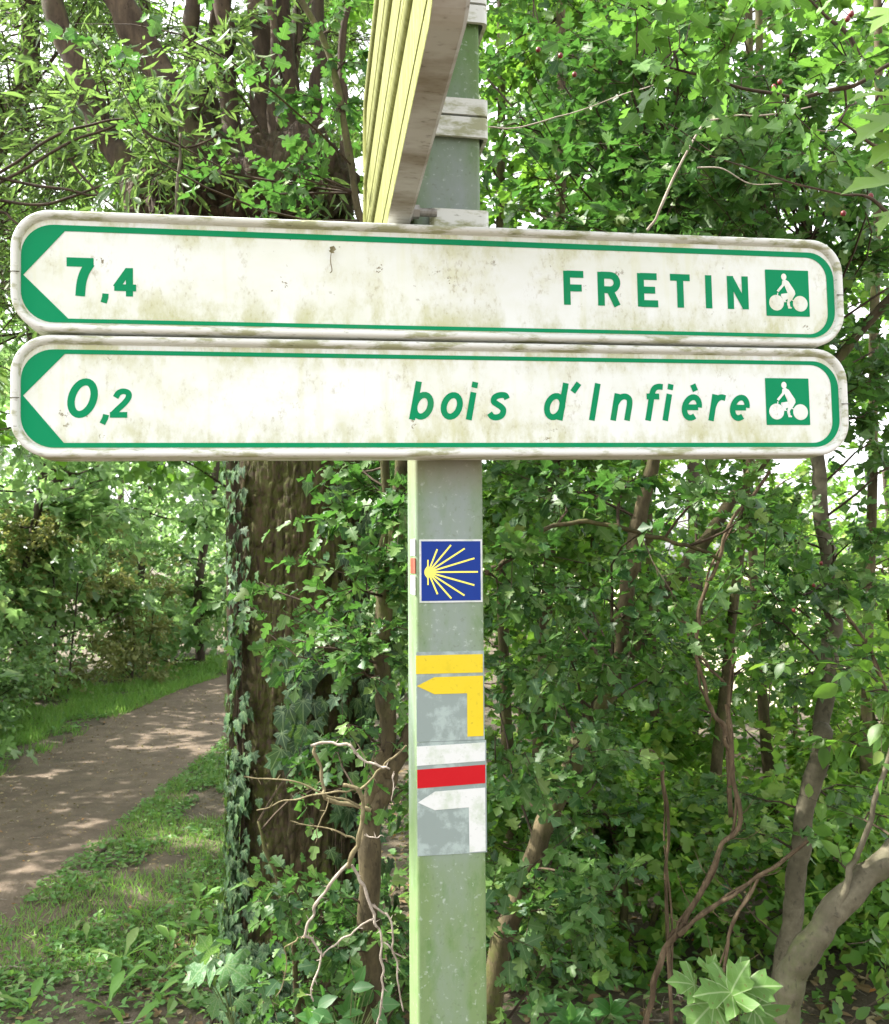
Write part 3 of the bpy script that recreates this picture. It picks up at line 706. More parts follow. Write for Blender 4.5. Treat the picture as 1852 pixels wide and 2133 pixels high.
# waymarks on the post (local frame of the post: x from -.0545 to .0545)
def pl(u): return u - .2525
def sticker(parent, name, mat, pts, y=-.0508, th=.0006):
    mb = prism(MB(), [(pl(u), 1.6 + z) for u, z in pts], y, y + th)
    o = mb.build(name, mat)
    if parent is None: place(o, PM)
    else: o.parent = parent
    return o
sq = sticker(None, 'shell_waymark', M_white, [(.2042, -.0640), (.3044, -.0640), (.3044, .0352), (.2042, .0352)], -.0514, .0012)
sticker(sq, 'blue_field', M_blue, [(.2070, -.0612), (.3016, -.0612), (.3016, .0322), (.2070, .0322)], -.0520)
mb = MB(); X0, Z0, W_ = .2042, .0352, .1
hub = (.135, .515)
for k, (x, z) in enumerate([(.28, .155), (.50, .09), (.72, .145), (.875, .30), (.93, .515), (.87, .725), (.71, .885), (.50, .93), (.28, .86)]):
    stroke(mb, [(pl(X0 + hub[0] * W_), 1.6 + Z0 - hub[1] * W_), (pl(X0 + x * W_), 1.6 + Z0 - z * W_)], .0026, -.0522 - .00008 * k)
stroke(mb, [(pl(X0 + .13 * W_), 1.6 + Z0 - .32 * W_), (pl(X0 + .13 * W_), 1.6 + Z0 - .715 * W_)], .0022, -.0530)
stroke(mb, [(pl(X0 + .13 * W_), 1.6 + Z0 - .42 * W_), (pl(X0 + .085 * W_), 1.6 + Z0 - .515 * W_), (pl(X0 + .13 * W_), 1.6 + Z0 - .61 * W_)], .0026, -.05305)
prism(mb, [(pl(X0 + x * W_), 1.6 + Z0 - z * W_) for x, z in arc(.135, .515, .062, .085, 0, 340, 18)], -.0531, -.0525)
mb.build('shell_rays', M_shell, sq)
bk = sticker(None, 'yellow_waymark', M_backing, [(.1985, -.2790), (.3062, -.2790), (.3062, -.1405), (.1985, -.1405)])
sticker(bk, 'yellow_bar', M_yellow, [(.1978, -.1745), (.3040, -.1745), (.3040, -.1458), (.1978, -.1458)], -.0514)
sticker(bk, 'yellow_arrow', M_yellow, [(.1990, -.1930), (.2265, -.2063), (.2785, -.2063), (.2785, -.2735), (.3042, -.2735), (.3042, -.1795), (.2265, -.1800)], -.0514)
bk = sticker(None, 'white_and_red_waymark', M_backing, [(.1990, -.4530), (.3085, -.4530), (.3085, -.2800), (.1990, -.2800)], -.0509)
sticker(bk, 'white_bar', M_white, [(.1985, -.3155), (.3065, -.3120), (.3065, -.2835), (.1985, -.2860)], -.0515)
sticker(bk, 'red_bar', M_red, [(.1990, -.3500), (.3065, -.3465), (.3065, -.3180), (.1990, -.3215)], -.0515)
sticker(bk, 'white_arrow', M_white, [(.2000, -.3715), (.2262, -.3842), (.2800, -.3825), (.2805, -.4515), (.3062, -.4510), (.3062, -.3535), (.2268, -.3560)], -.0515)
mb = MB(); 
for q, (za, zb, mm) in enumerate(((.010, .036, M_white), (-.018, .006, M_redold), (-.052, -.022, M_white))):
    mb = MB(); box(mb, (-.0549, -.022, 1.6 + (za + zb) / 2), (.0008, .052, zb - za)); o = mb.build('faded_side_mark', mm); place(o, PM)

# small dry leaf caught on the upper board
M_dry = leaf_mat('dry_brown_leaf', [(0, (.16, .12, .08)), (1, (.24, .19, .14))], .1, .8, .2)
pt = BO + A1 * .4555 - AZ * .052 - E2 * .002
mb = MB(); mb.add(*leaf_verts(T_hawlo[0], np.array([pt]), np.array([AZ * .8 + A1 * .3]), np.array([-E2]), np.array([.013])))
stem(mb, [pt, pt - AZ * .012 - A1 * .001, pt - AZ * .026 + A1 * .001, pt - AZ * .030 - A1 * .002], .0006, .0008, 4, 4)
tag(mb.build('dry_leaf', M_dry), 'tiny shrivelled brown leaf stuck to the upper white board', 'leaf')
# ---------------------------------------------------------------- trees and plants
def root(name, label, cat, base, group=None):
    o = thing(name, label, cat, group); o.location = (float(base[0]), float(base[1]), 0.0); return o
L2 = leaves_out
def px(pts, Y): return [P(x, y, Y) for x, y in pts]
def z5(pts, Y): return [P((1000 + x / 2.103) / DS, (1500 + y / 2.103) / DS, Y) for x, y in pts]
def z4(pts, Y): return [P((1000 + x / 2.103) / DS, (940 + y / 2.103) / DS, Y) for x, y in pts]
def z3(pts, Y): return [P((450 + x / 2.987) / DS, (1500 + y / 2.987) / DS, Y) for x, y in pts]
def zt(pts, Y): return [P((926 + x / 1.935) / DS, (y / 1.935) / DS, Y) for x, y in pts]
def zl(pts, Y): return [P(x / 1.935 / DS, y / 1.935 / DS, Y) for x, y in pts]

# --- the big pollard willow
TX, TY = -.51, 3.42
WI = root('pollard_willow', 'thick old pollard willow trunk with mossy furrowed bark behind the signpost', 'tree', (TX, TY))
nu, nv = 190, 350
a = np.linspace(0, 2 * np.pi, nu, endpoint=False)[None]; z = np.linspace(-.15, 2.75, nv)[:, None]
rad = .232 + .10 * np.exp(-np.maximum(z, 0) / .22) + .05 * np.clip((z - 1.9) / .8, 0, 1) ** 2 + .012 * np.cos(2 * a + 1) + .01 * np.cos(3 * a + z)
q = np.stack([np.cos(a) * 5.2 + 0 * z, np.sin(a) * 5.2 + 0 * z, z * 3.0 + 0 * a], -1)
w1 = fbm(q * .6, 3, 71) * 3
rid = 1 - np.abs(2 * noise3(np.stack([q[..., 0] * 1.35 + w1, q[..., 1] * 1.35 + w1, q[..., 2] * 2.1 + w1], -1), 31) - 1)
rid2 = 1 - np.abs(2 * noise3(np.stack([q[..., 0] * 3.1 + w1, q[..., 1] * 3.1, q[..., 2] * 7.5], -1), 37) - 1)
disp = -.015 * rid ** 5 - .011 * rid2 ** 3 + .012 * (fbm(q * 2.5, 4, 41) - .5) + .03 * (fbm(q * .35, 2, 43) - .5)
R_ = rad + disp
X = TX + R_ * np.cos(a) - .02 * np.maximum(z - 1.6, 0); Yy = TY + R_ * np.sin(a); Z = z + 0 * a
V = np.stack([X, Yy, Z], -1).reshape(-1, 3); i = np.arange(nu * nv).reshape(nv, nu)
F = np.stack([i[:-1], np.roll(i[:-1], -1, 1), np.roll(i[1:], -1, 1), i[1:]], -1).reshape(-1, 4)
MB().add(V, F).build('trunk', M_bark, WI, True)
# swollen pollard head: lumps
def lump(mb, c, s, amp=.22, n=56, seed=0, fr=2.2):
    th = np.linspace(0, np.pi, n)[:, None]; ph = np.linspace(0, 2 * np.pi, 2 * n, endpoint=False)[None]
    d = np.stack([np.sin(th) * np.cos(ph), np.sin(th) * np.sin(ph), np.cos(th) + 0 * ph], -1)
    r = 1 + amp * (fbm(d * fr + seed, 5, seed) * 2 - 1) * 2.0 + .16 * (noise3(d * np.array([9, 9, 4.]) + seed, seed + 9) - .5) - .10 * (1 - np.abs(2 * noise3(d * np.array([7, 7, 2.5]) + seed, seed + 3) - 1)) ** 3
    V = (np.array(c) + d * r[..., None] * np.array(s)).reshape(-1, 3); i = np.arange(n * 2 * n).reshape(n, 2 * n)
    F = np.stack([i[:-1], i[1:], np.roll(i[1:], -1, 1), np.roll(i[:-1], -1, 1)], -1).reshape(-1, 4); mb.add(V, F)
mb = MB()
lump(mb, P(560, 395, TY), (.27, .25, .22), .2, seed=2); lump(mb, P(350, 420, TY - .02), (.15, .17, .19), .2, seed=5)
lump(mb, P(640, 370, TY - .08), (.13, .14, .17), .35, seed=8); lump(mb, P(480, 350, TY + .02), (.16, .16, .14), .3, seed=11)
lump(mb, P(430, 440, TY), (.20, .20, .16), .25, seed=15)
mb.build('pollard_head', M_head, WI, True)
S_w = []
limbs = [([(330, 450), (285, 430), (250, 330), (200, 240), (150, 130), (100, -10), (40, -300)], .055, .036), ([(450, 400), (400, 270), (320, 140), (215, -30), (120, -200)], .062, .045), ([(400, 380), (410, 240), (386, 110), (390, -30), (380, -250)], .034, .026),
         ([(480, 400), (470, 270), (455, 120), (450, -30), (460, -250)], .040, .030), ([(540, 400), (528, 260), (520, 120), (522, -40), (540, -300)], .038, .030),
         ([(556, 380), (552, 250), (550, 100), (548, -30)], .016, .012), ([(600, 380), (588, 250), (582, 120), (578, -30), (590, -300)], .034, .026),
         ([(650, 360), (640, 240), (642, 110), (640, -40), (690, -280)], .026, .020), ([(500, 370), (430, 230), (420, 120), (440, -20)], .028, .018),
         ([(690, 380), (700, 240), (695, 100), (715, -40)], .018, .012)]
for k, (pts, r0, r1) in enumerate(limbs):
    mb = MB(); c, _ = stem(mb, px(pts, TY + [.02, 0, .12, .05, .02, -.08, .1, .0, .18, .1][k]), r0, r1, 12, 7, .03, k, .3); S_w.append(c); mb.build('limb', M_limb, WI, True)
L = Leaves(); mbt = MB()
tg = np.vstack([region(16, -60, 720, -250, 330, 3.6, 4.4), region(9, 0, 720, 0, 400, 2.8, 3.4), np.stack([rng.uniform(-1.5, .6, 42), rng.uniform(2.0, 4.6, 42), rng.uniform(3.9, 6.4, 42)], -1)])  # the high block is unseen crown, added to shade the foreground
bushy(L, mbt, S_w, tg, 19, .26, 9, .06, .006, .25, .5)
mbt.build('twigs', M_twig, WI)['kind'] = 'stuff'
L2(L, T_willow, M_willow, WI, single=300, lo=T_wilo)

# --- ivy climbing the trunk
def on_trunk(ang, zz, off=.012):
    r = .232 + .10 * np.exp(-np.maximum(zz, 0) / .22) + .05 * np.clip((zz - 1.9) / .8, 0, 1) ** 2 + .012 * np.cos(2 * ang + 1) + .01 * np.cos(3 * ang + zz) + off
    return np.stack([TX + r * np.cos(ang) - .02 * np.maximum(zz - 1.6, 0), TY + r * np.sin(ang), zz], -1)
IV = root('ivy', 'dark green ivy climbing the left edge and right side of the mossy trunk', 'ivy', on_trunk(np.array(-2.7), np.array(0.)))
mb = MB(); L = Leaves()
for k in range(16):
    z_ = np.linspace(.0, rng.uniform(1.5, 2.0) if k < 9 else rng.uniform(.5, 1.6), 40)
    a0 = (-2.62 + rng.uniform(-.42, .22)) if k < 9 else rng.uniform(-1.0, -.25)
    ang = a0 + .10 * np.sin(z_ * rng.uniform(2, 4) + k) + .05 * np.sin(z_ * 9 + k)
    tubes(mb, on_trunk(ang, z_, .006), np.full(40, .0028) * np.linspace(1.3, .5, 40), 5)
mb.build('stem', M_twig, IV, True)
def ivy(n, a0, a1, z0, z1, s0, s1, lift=(.012, .05)):
    ang = rng.normal((a0 + a1) / 2, (a1 - a0) / 4, n); zz = rng.uniform(z0, z1, n)
    p = on_trunk(ang, zz, rng.uniform(*lift, n)); nr = np.stack([np.cos(ang), np.sin(ang), 0 * ang], -1); tn = np.stack([-np.sin(ang), np.cos(ang), 0 * ang], -1)
    n_ = norm(nr + np.array([0, 0, .45]) + rng.normal(size=(n, 3)) * .28)
    f = norm(np.array([0, 0, -1.]) + tn * rng.normal(0, .55, (n, 1)) + nr * .25)
    L.add(p, f, n_, rng.uniform(s0, s1, n))
ivy(380, -3.05, -2.25, .15, 2.0, .026, .05); ivy(260, -3.0, -2.1, .1, .95, .03, .05); ivy(60, -1.75, -1.25, .95, 1.35, .05, .085, (.03, .09)); ivy(330, -1.15, -.2, .2, 1.95, .035, .065, (.02, .12))
ivy(160, -2.3, -1.4, .05, .35, .03, .045)
L2(L, T_ivy, M_ivy, IV, single=300)

# --- slender hawthorn in front of the trunk
HL = root('hawthorn_bush', 'slender forked hawthorn stem with small lobed leaves left of the signpost', 'bush', P(750, 2064, 2.3))
S = []; mb = MB()
for pts, r0, r1, Y in (([(757, 2250), (750, 2002), (743, 1775), (746, 1633), (770, 1540), (779, 1471), (772, 1374), (773, 1261), (785, 1162), (803, 1028), (812, 900), (800, 700)], .0265, .016, 2.3),
                       ([(748, 1660), (770, 1600), (790, 1548), (825, 1490), (850, 1400), (860, 1200), (845, 1000), (780, 700), (740, 500), (700, 300), (660, 100), (560, -80)], .022, .006, 2.3),
                       ([(775, 1400), (768, 1290), (770, 1150), (780, 1040), (770, 900)], .014, .010, 2.36),
                       ([(640, 2200), (600, 2064), (590, 1900), (560, 1780), (520, 1650)], .010, .004, 2.5)):
    c, _ = stem(mb, px(pts, Y), r0, r1, 12, 7, .012, int(pts[0][0]), .35); S.append(c)
mb.build('stem', M_hawb_bark, HL, True)
L = Leaves(); mbt = MB()
tg = np.vstack([region(14, 720, 830, 940, 1250, 2.1, 2.6), region(3, 650, 720, 1000, 1200, 2.1, 2.5), region(9, 700, 830, 1250, 1520, 2.1, 2.7), region(3, 560, 700, 1230, 1300, 2.2, 2.5), region(3, 640, 840, 1500, 1800, 2.4, 2.8),
                region(34, 500, 840, 1800, 2120, 2.25, 2.75), region(12, 700, 900, 500, 950, 2.1, 2.9), region(5, 560, 735, 60, 400, 2.2, 2.9), region(3, 440, 640, 330, 430, 2.2, 2.6), region(4, 60, 480, -20, 200, 1.9, 2.6), region(3, 480, 560, 1200, 1280, 2.4, 2.6)])
bushy(L, mbt, S, tg, 6, .12, 7, .033, .0035, .55, .2)
mbt.build('twigs', M_twig, HL)['kind'] = 'stuff'
L2(L, T_haw, M_haw, HL, single=300, lo=[T_haw[0]] + T_hawlo)

# --- bare dead branch
DB = root('dead_branch', 'bare bleached dead branch with crooked thorny twigs beside the post', 'branch', P(750, 2064, 2.05))
D = [([(600,160),(720,150),(820,160),(870,185),(890,225),(950,265),(1020,285),(1090,315)], .004, .0028, 1), ([(1195,160),(1130,220),(1060,275),(990,350),(900,430)], .0022, .0035, 0),
 ([(780,395),(880,435),(915,500),(915,600),(890,720),(860,820),(828,930)], .005, .006, 0), ([(835,865),(720,1010),(640,1130),(590,1240),(550,1340),(600,1365),(645,1420),(645,1480),(615,1620),(590,1700),(610,1760)], .0042, .002, 1),
 ([(850,905),(905,1000),(950,1120),(980,1230),(1030,1330),(1030,1450),(1040,1600),(1020,1750),(1010,1890),(1000,2000)], .0042, .0022, 1), ([(975,1155),(1050,1200),(1085,1250),(1100,1400),(1130,1570),(1165,1810)], .003, .0018, 1),
 ([(980,1225),(900,1280),(820,1340),(730,1410),(665,1460)], .0025, .0018, 1), ([(550,1345),(490,1380),(430,1430),(430,1550),(380,1720)], .0025, .0012, 0), ([(180,355),(350,370),(520,395),(640,450),(700,470),(900,530)], .0016, .003, 0),
 ([(250,570),(430,500),(640,460),(800,440),(880,430)], .0014, .003, 0), ([(470,635),(590,655),(720,680),(800,720),(870,750)], .0013, .0025, 0), ([(700,490),(650,640),(610,770)], .0018, .001, 0),
 ([(1105,310),(1108,420),(1100,505)], .0016, .001, 1), ([(915,720),(980,728),(1050,730)], .0016, .001, 1), ([(600,165),(640,250),(670,400),(680,480)], .004, .005, 0), ([(1040,1385),(1100,1430),(1185,1475)], .0018, .001, 1),
 ([(1000,2000),(1020,2300)], .003, .003, 0), ([(680,480),(780,520),(960,560)], .005, .006, 0)]
for k, (pts, r0, r1, pale) in enumerate(D):
    mb = MB(); c, r = stem(mb, z3(pts, 2.02 + .03 * math.sin(k * 2.)), r0 * .8, r1 * .75, 7, 6, .008, k, .5)
    for j in range(3, len(c) - 2, 4):   # thorns and spurs
        d = ball(1)[0] * np.array([1, .4, 1]); tubes(mb, np.array([c[j], c[j] + d * .008, c[j] + d * .014]), np.array([.0012, .0008, .0003]), 4)
    mb.build('twig', M_dead if pale else M_deadg, DB, True)

# --- right-hand thicket: separate small trees and vines
def tree(name, label, cat, stems, bark, targets, leaf, T, nsp, splen, k, size, single=300, br=.004, flat=.75, droop=.2, tw=.0011, lo=None, group=None, knots=.2, rest='foliage'):
    R0 = root(name, label, cat, stems[0][0][0], group); S = []; 
    for q, (pts, r0, r1) in enumerate(stems):
        mb = MB(); c, _ = stem(mb, pts, r0, r1, 12, 7, .012, q + len(name), knots); S.append(c); mb.build('trunk' if q == 0 else 'branch', bark, R0, True)
    if targets is not None and len(targets):
        L = Leaves(); mbt = MB(); old = SEG[0]; SEG[0] = 1 if single == 0 else old
        bushy(L, mbt, S, targets, nsp, splen, k, size, br, flat, droop, tw=tw); SEG[0] = old
        mbt.build('twigs', M_twig, R0)['kind'] = 'stuff'
        L2(L, T, leaf, R0, single=single, lo=lo, rest=rest)
    return R0, S
H1s = [(z5([(10, 1500), (60, 1130), (150, 830), (260, 520), (370, 270), (440, 100)], 2.9) + z4([(540, 1100), (600, 960), (620, 800), (640, 620), (680, 440), (700, 260), (760, 40), (800, -200), (860, -500), (900, -900)], 2.95), .034, .018),
       (z4([(600, 960), (730, 780), (800, 630), (880, 530), (980, 390), (1090, 230), (1230, 50), (1400, -200), (1700, -560), (2100, -1000)], 2.95), .024, .014),
       (z4([(20, 540), (90, 490), (180, 430), (270, 350), (380, 310), (560, 330), (680, 350), (820, 390), (950, 430), (1050, 470)], 2.5), .007, .005)]
tree('hawthorn_tree', 'leaning forked hawthorn with dark lobed leaves just right of the signpost', 'tree', H1s, M_hawb_bark,
     np.vstack([region(16, 990, 1500, 930, 1400, 2.2, 2.8), region(20, 990, 1350, 930, 1500, 3.0, 3.7), region(9, 980, 1250, 1450, 1950, 2.2, 2.7), region(14, 980, 1300, 1450, 2000, 3.0, 3.5), region(62, 980, 1500, 60, 480, 2.0, 3.4), region(14, 980, 1600, -500, 0, 2.2, 3.4)]), M_haw, T_haw, 9, .15, 8, .04, br=.0045, lo=[T_haw[0]] + T_hawlo)
H2s = [(z5([(1250, 1600), (1310, 1200), (1360, 900), (1390, 620), (1450, 300), (1500, 60)], 2.8) + z4([(1500, 1200), (1535, 900), (1545, 700), (1530, 500), (1500, 300), (1480, 50), (1430, -200), (1400, -500), (1440, -900)], 2.85), .030, .018)]
tree('sapling', 'straight smooth grey sapling stem at the right, rising behind the board ends', 'tree', H2s, M_smooth,
     np.vstack([region(13, 1400, 1780, 980, 1400, 2.2, 3.1), region(34, 1380, 1850, 0, 480, 2.0, 3.2), region(4, 1450, 1850, 1500, 1750, 2.6, 3.3), region(14, 1700, 1880, 480, 960, 2.4, 3.4)]), M_haw, T_haw, 8, .15, 8, .04, br=.004, lo=[T_haw[0]] + T_hawlo)
H3s = [(z5([(1330, 1500), (1350, 1230), (1400, 1060), (1500, 900), (1640, 750), (1792, 600), (2050, 350), (2300, 0)], 2.3), .035, .026), (z5([(1545, 860), (1600, 720), (1650, 600), (1720, 380), (1800, 100), (1850, -400)], 2.28), .008, .005)]
tree('leaning_tree', 'pale smooth trunk slanting up to the right in the lower right corner', 'tree', H3s, M_smooth,
     region(16, 1640, 1900, 1300, 2000, 2.3, 2.9), M_hawb, T_oval, 5, .16, 7, .05, br=.004)
vines = [([(1090, -60), (1100, 200), (1130, 450), (1060, 560), (1000, 690), (900, 860), (850, 950), (780, 1100), (730, 1300), (720, 1500)], .0075, .010, 2.5, 'stringy brown vine stem bending down through the middle of the thicket', 5),
         ([(1430, 540), (1250, 670), (1100, 770), (950, 870), (860, 940)], .006, .008, 2.48, 'straight pale vine slanting from the grey sapling down to the left', 5),
         ([(1220, 700), (1110, 880), (1060, 1100), (1045, 1190), (1040, 1500)], .0045, .005, 2.3, 'thin reddish stem arching down behind the big spotted leaves', 5),
         ([(1270, 90), (1100, 330), (1020, 520), (960, 720), (940, 880), (970, 1000), (1010, 1130), (1070, 1230), (1110, 1400)], .006, .007, 2.6, 'long brown vine sagging below the right half of the boards', 4),
         ([(1580, 700), (1680, 830), (1792, 1050), (1850, 1300)], .005, .006, 2.5, 'brown vine arching to the right edge of the picture', 4),
         ([(700, 130), (760, 150), (810, 280), (820, 600), (830, 950), (840, 1400)], .005, .007, 2.8, 'thin vertical vine hanging in the dark middle of the thicket', 5),
         ([(870, 690), (930, 830), (960, 890), (1000, 940), (1060, 1010)], .005, .004, 2.55, 'short crooked vine crossing the bright gap', 4),
         ([(1110, 860), (1100, 1000), (1095, 1230), (1100, 1600)], .006, .007, 2.7, 'upright double vine strand in front of the bright gap', 4)]
for pts, r0, r1, Y, lab, zz in vines:
    pp = (z5 if zz == 5 else z4)(pts, Y); mb = MB(); stem(mb, pp, r0 * .75, r1 * .8, 8, 7, .014, int(r0 * 1e4) + len(lab), .3)
    p2 = [q + np.array([.008 * math.sin(i * 1.9), .006, .004 * math.cos(i)]) for i, q in enumerate(pp)]; stem(mb, p2, r0 * .45, r1 * .5, 6, 7, .010, 3, .3)
    cc = smooth_line(pp, 7)
    for j in range(3, len(cc) - 2, 5):
        d = norm(ball(1)[0] * np.array([1, .5, .8])); l_ = rng.uniform(.02, .10); tubes(mb, np.array([cc[j], cc[j] + d * l_ * .5, cc[j] + d * l_ + np.array([0, 0, .3 * l_])]), np.array([.0016, .0012, .0005]), 4)
    o = mb.build('vine', M_vine, None, True); tag(o, lab, 'vine', 'woody vines in the right-hand thicket')
mb = MB(); stem(mb, zt([(820, 930), (880, 820), (960, 640), (1040, 500), (1120, 475), (1250, 465), (1480, 435)], 1.9), .0030, .0012, 6, 6, .006, 4, .4)
stem(mb, zt([(1020, 675), (1120, 680), (1230, 740), (1360, 740)], 1.95), .0018, .001, 5); stem(mb, zt([(180, 510), (260, 520), (400, 490), (560, 440), (720, 380), (850, 340)], 2.0), .0018, .001, 5, 6, .004)
tag(mb.build('bare_twig', M_dead, None, True), 'bare pale twig bending up above the right half of the upper board', 'twig')

# dark stems standing in the thicket behind
bt = []
for k, (xa, xb, Y, r) in enumerate([(1075, 1120, 3.6, .03), (1180, 1205, 3.9, .028), (1030, 1000, 4.2, .03), (1420, 1520, 4.6, .03), (1560, 1500, 5.2, .035), (1330, 1300, 4.9, .03), (1740, 1760, 4.4, .03)]):
    tgt = region([40, 40, 42, 12, 9, 30, 10][k], xb - [160, 200, 200, 200, 260, 220, 160][k], xb + [160, 200, 160, 200, 260, 200, 160][k], -300, 1950, Y - .5, Y + 1.3)
    SEG[0] = 4
    tree('thicket_shrub', ['dark upright shrub behind the hawthorn, nearest the post', 'dark shrub stem just right of the leaning hawthorn foot', 'shadowy shrub behind the post edge on the right',
                           'sunlit shrub behind the long sagging vine', 'thin airy shrub against the bright gap at the right', 'bushy shrub deep in the middle of the thicket', 'airy shrub at the far right edge of the thicket'][k], 'shrub',
         [([P(xa, 2300, Y), P(xa + 6, 1800, Y), P((xa + xb) / 2, 1300, Y), P(xb, 800, Y), P(xb + 10, 200, Y), P(xb, -400, Y)], r, r * .5)], M_hawb_bark, tgt, M_hawb, T_haw, 12, .22, 8, .055, single=120, br=.005, lo=T_hawlo, group='shrubs in the right-hand thicket')

# --- near twigs at the top right with berries
NR = root('overhanging_branch', 'leafy hawthorn branch with red berries hanging in from the top right', 'branch', P(1900, 100, 1.5))
mb = MB(); S = []
for pts in ([(2000, -150), (1880, 60), (1760, 150), (1640, 190), (1520, 180), (1400, 150), (1290, 130)], [(1990, 300), (1850, 330), (1760, 290), (1690, 240)], [(1760, 150), (1700, 60), (1600, -20)], [(2000, 520), (1850, 480), (1760, 400), (1700, 390)]):
    c, _ = stem(mb, px(pts, 1.55), .005, .0015, 6, 6, .008, len(pts), .3); S.append(c)
mb.build('stem', M_twig, NR, True)
L = Leaves(); mbt = MB(); bushy(L, mbt, S, region(18, 1280, 1820, -20, 260, 1.35, 1.8), 3, .08, 6, .032, .002, .6, .2)
mbt.build('twigs', M_twig, NR)['kind'] = 'stuff'
L2(L, T_haw, leaf_mat('fresh_hawthorn_leaf', [(0, (.045, .13, .025)), (1, (.10, .23, .04))], .35, .45, .4, veins=.3, tcol=(.25, .55, .06)), NR, single=200)
M_berry = painted('hawthorn_berry_red', (.16, .010, .012), .35, (.08, .01, .01), 40)
for bx, by, Y in ((1716, 28, 1.5), (1708, 38, 1.5), (1130, 112, 1.7), (1158, 150, 1.75), (1700, 430, 1.6), (1755, 395, 1.6), (1560, 175, 1.7), (1572, 165, 1.7), (1640, 1180, 2.5), (1655, 1135, 2.5), (1085, 100, 1.75), (1460, 160, 1.8), (1600, 1230, 2.4)):
    bm = bmesh.new(); bmesh.ops.create_icosphere(bm, subdivisions=2, radius=.0048); me = bpy.data.meshes.new('berry'); 
    for v in bm.verts: v.co.z *= 1.15
    bm.to_mesh(me); bm.free(); me.materials.append(M_berry); me.polygons.foreach_set('use_smooth', np.ones(len(me.polygons), bool))
    o = link('berry', me, NR); o.location = P(bx, by, Y)

# --- single plants in front
def rosette(name, label, cat, base, specs, T, mat, group=None, stemmat=None, sr=.0015):
    R0 = root(name, label, cat, base, group); L = Leaves(); mb = MB()
    for (tip, f, n, s) in specs:
        b = np.array(base); mid = (b + tip) / 2 + np.array([0, 0, .02]); tubes(mb, smooth_line([b, mid, tip], 4), np.full(9, sr), 5)
        L.add(np.array([tip]), np.array([f]), np.array([n]), np.array([s]))
    mb.build('stalk', stemmat or M_weedstalk, R0, True); L2(L, T, mat, R0, minpx=3); return R0
M_weedstalk = bark_mat('green_stalk', (.10, .14, .05), (.16, .20, .08), None, 30, (1, 1, .3), .1)
up = np.array([0, -.35, .95])
def lv(x, y, Y, ang, s, tilt=0.): # leaf attached at photo position, blade pointing at screen angle (deg, 0 = right, 90 = up)
    f = np.array([math.cos(math.radians(ang)), -.25, math.sin(math.radians(ang))]); return (P(x, y, Y), f, np.array([tilt, -.50, .86]) + rng.normal(0, .16, 3), s)
rosette('maple_seedling', 'mottled pale green maple seedling on the ground left of the trunk foot', 'seedling', P(470, 2075, 2.45),
        [lv(425, 1925, 2.4, 110, .06), lv(430, 1930, 2.4, 215, .085), lv(455, 1945, 2.38, -20, .08), lv(410, 1960, 2.42, 190, .055), lv(440, 2010, 2.45, 250, .06), lv(480, 2015, 2.45, -30, .05), lv(395, 1955, 2.45, 235, .05)], T_maple, M_maplebig)
rosette('maple_sapling', 'young maple with large spotted sunlit leaves at the bottom right', 'sapling', P(1490, 2200, 2.0),
        [lv(1470, 2010, 1.95, 75, .085, .1), lv(1475, 2000, 1.95, 170, .08), lv(1490, 1995, 1.95, 20, .085), lv(1440, 2020, 1.97, 215, .085), lv(1520, 2030, 1.93, -60, .10), lv(1400, 1985, 1.98, 160, .06), lv(1430, 1960, 2.0, 80, .04)], T_maple, M_maplesick)
bl = []
for cx, cy, a0 in ((650, 2035, 90), (730, 1990, 120), (770, 2030, 60), (700, 2055, 80), (640, 2070, 150)):
    bl += [lv(cx + d * .25, cy - 12 + abs(d) * .2, 2.2 + d * .0008, a0 + d * 1.3, .052, d * .006) for d in (-80, -38, 0, 40, 85)]
rosette('bramble', 'bright green bramble leaves at the bottom edge left of the post', 'bramble', P(700, 2180, 2.2), bl, T_oval, M_bram)
bl = []
for cx, cy in ((1090, 2035), (1150, 2060), (1230, 2040)): bl += [lv(cx, cy, 2.6, 90 + d, .06) for d in (-80, -40, 0, 40, 80)]
rosette('bramble', 'small bramble clump at the bottom right of the post', 'bramble', P(1150, 2180, 2.6), bl, T_oval, M_bram)
# close leaves at the top right corner
NL = root('maple_branch', 'blurry light green maple leaves poking in from the upper right edge', 'branch', P(1850, 200, .95))
L = Leaves(); mb = MB()
for x, y, an, s in ((1800, 195, 172, .05), (1815, 240, 195, .06), (1830, 285, 200, .05), (1812, 372, 175, .06), (1825, 420, 205, .045), (1830, 20, 200, .05)):
    t_, f_, n_, s_ = lv(x, y, .95, an, s); L.add(t_[None], f_[None], n_[None], np.array([s_])); tubes(mb, smooth_line([P(2000, y - 40, .97), P(1900, y - 5, .96), t_], 4), np.full(9, .0012), 5)
mb.build('stalk', M_weedstalk, NL, True); L2(L, T_maple, leaf_mat('backlit_maple_leaf', [(0, (.14, .26, .05)), (1, (.20, .34, .08))], .45, .5, .3, veins=.4), NL, minpx=3)
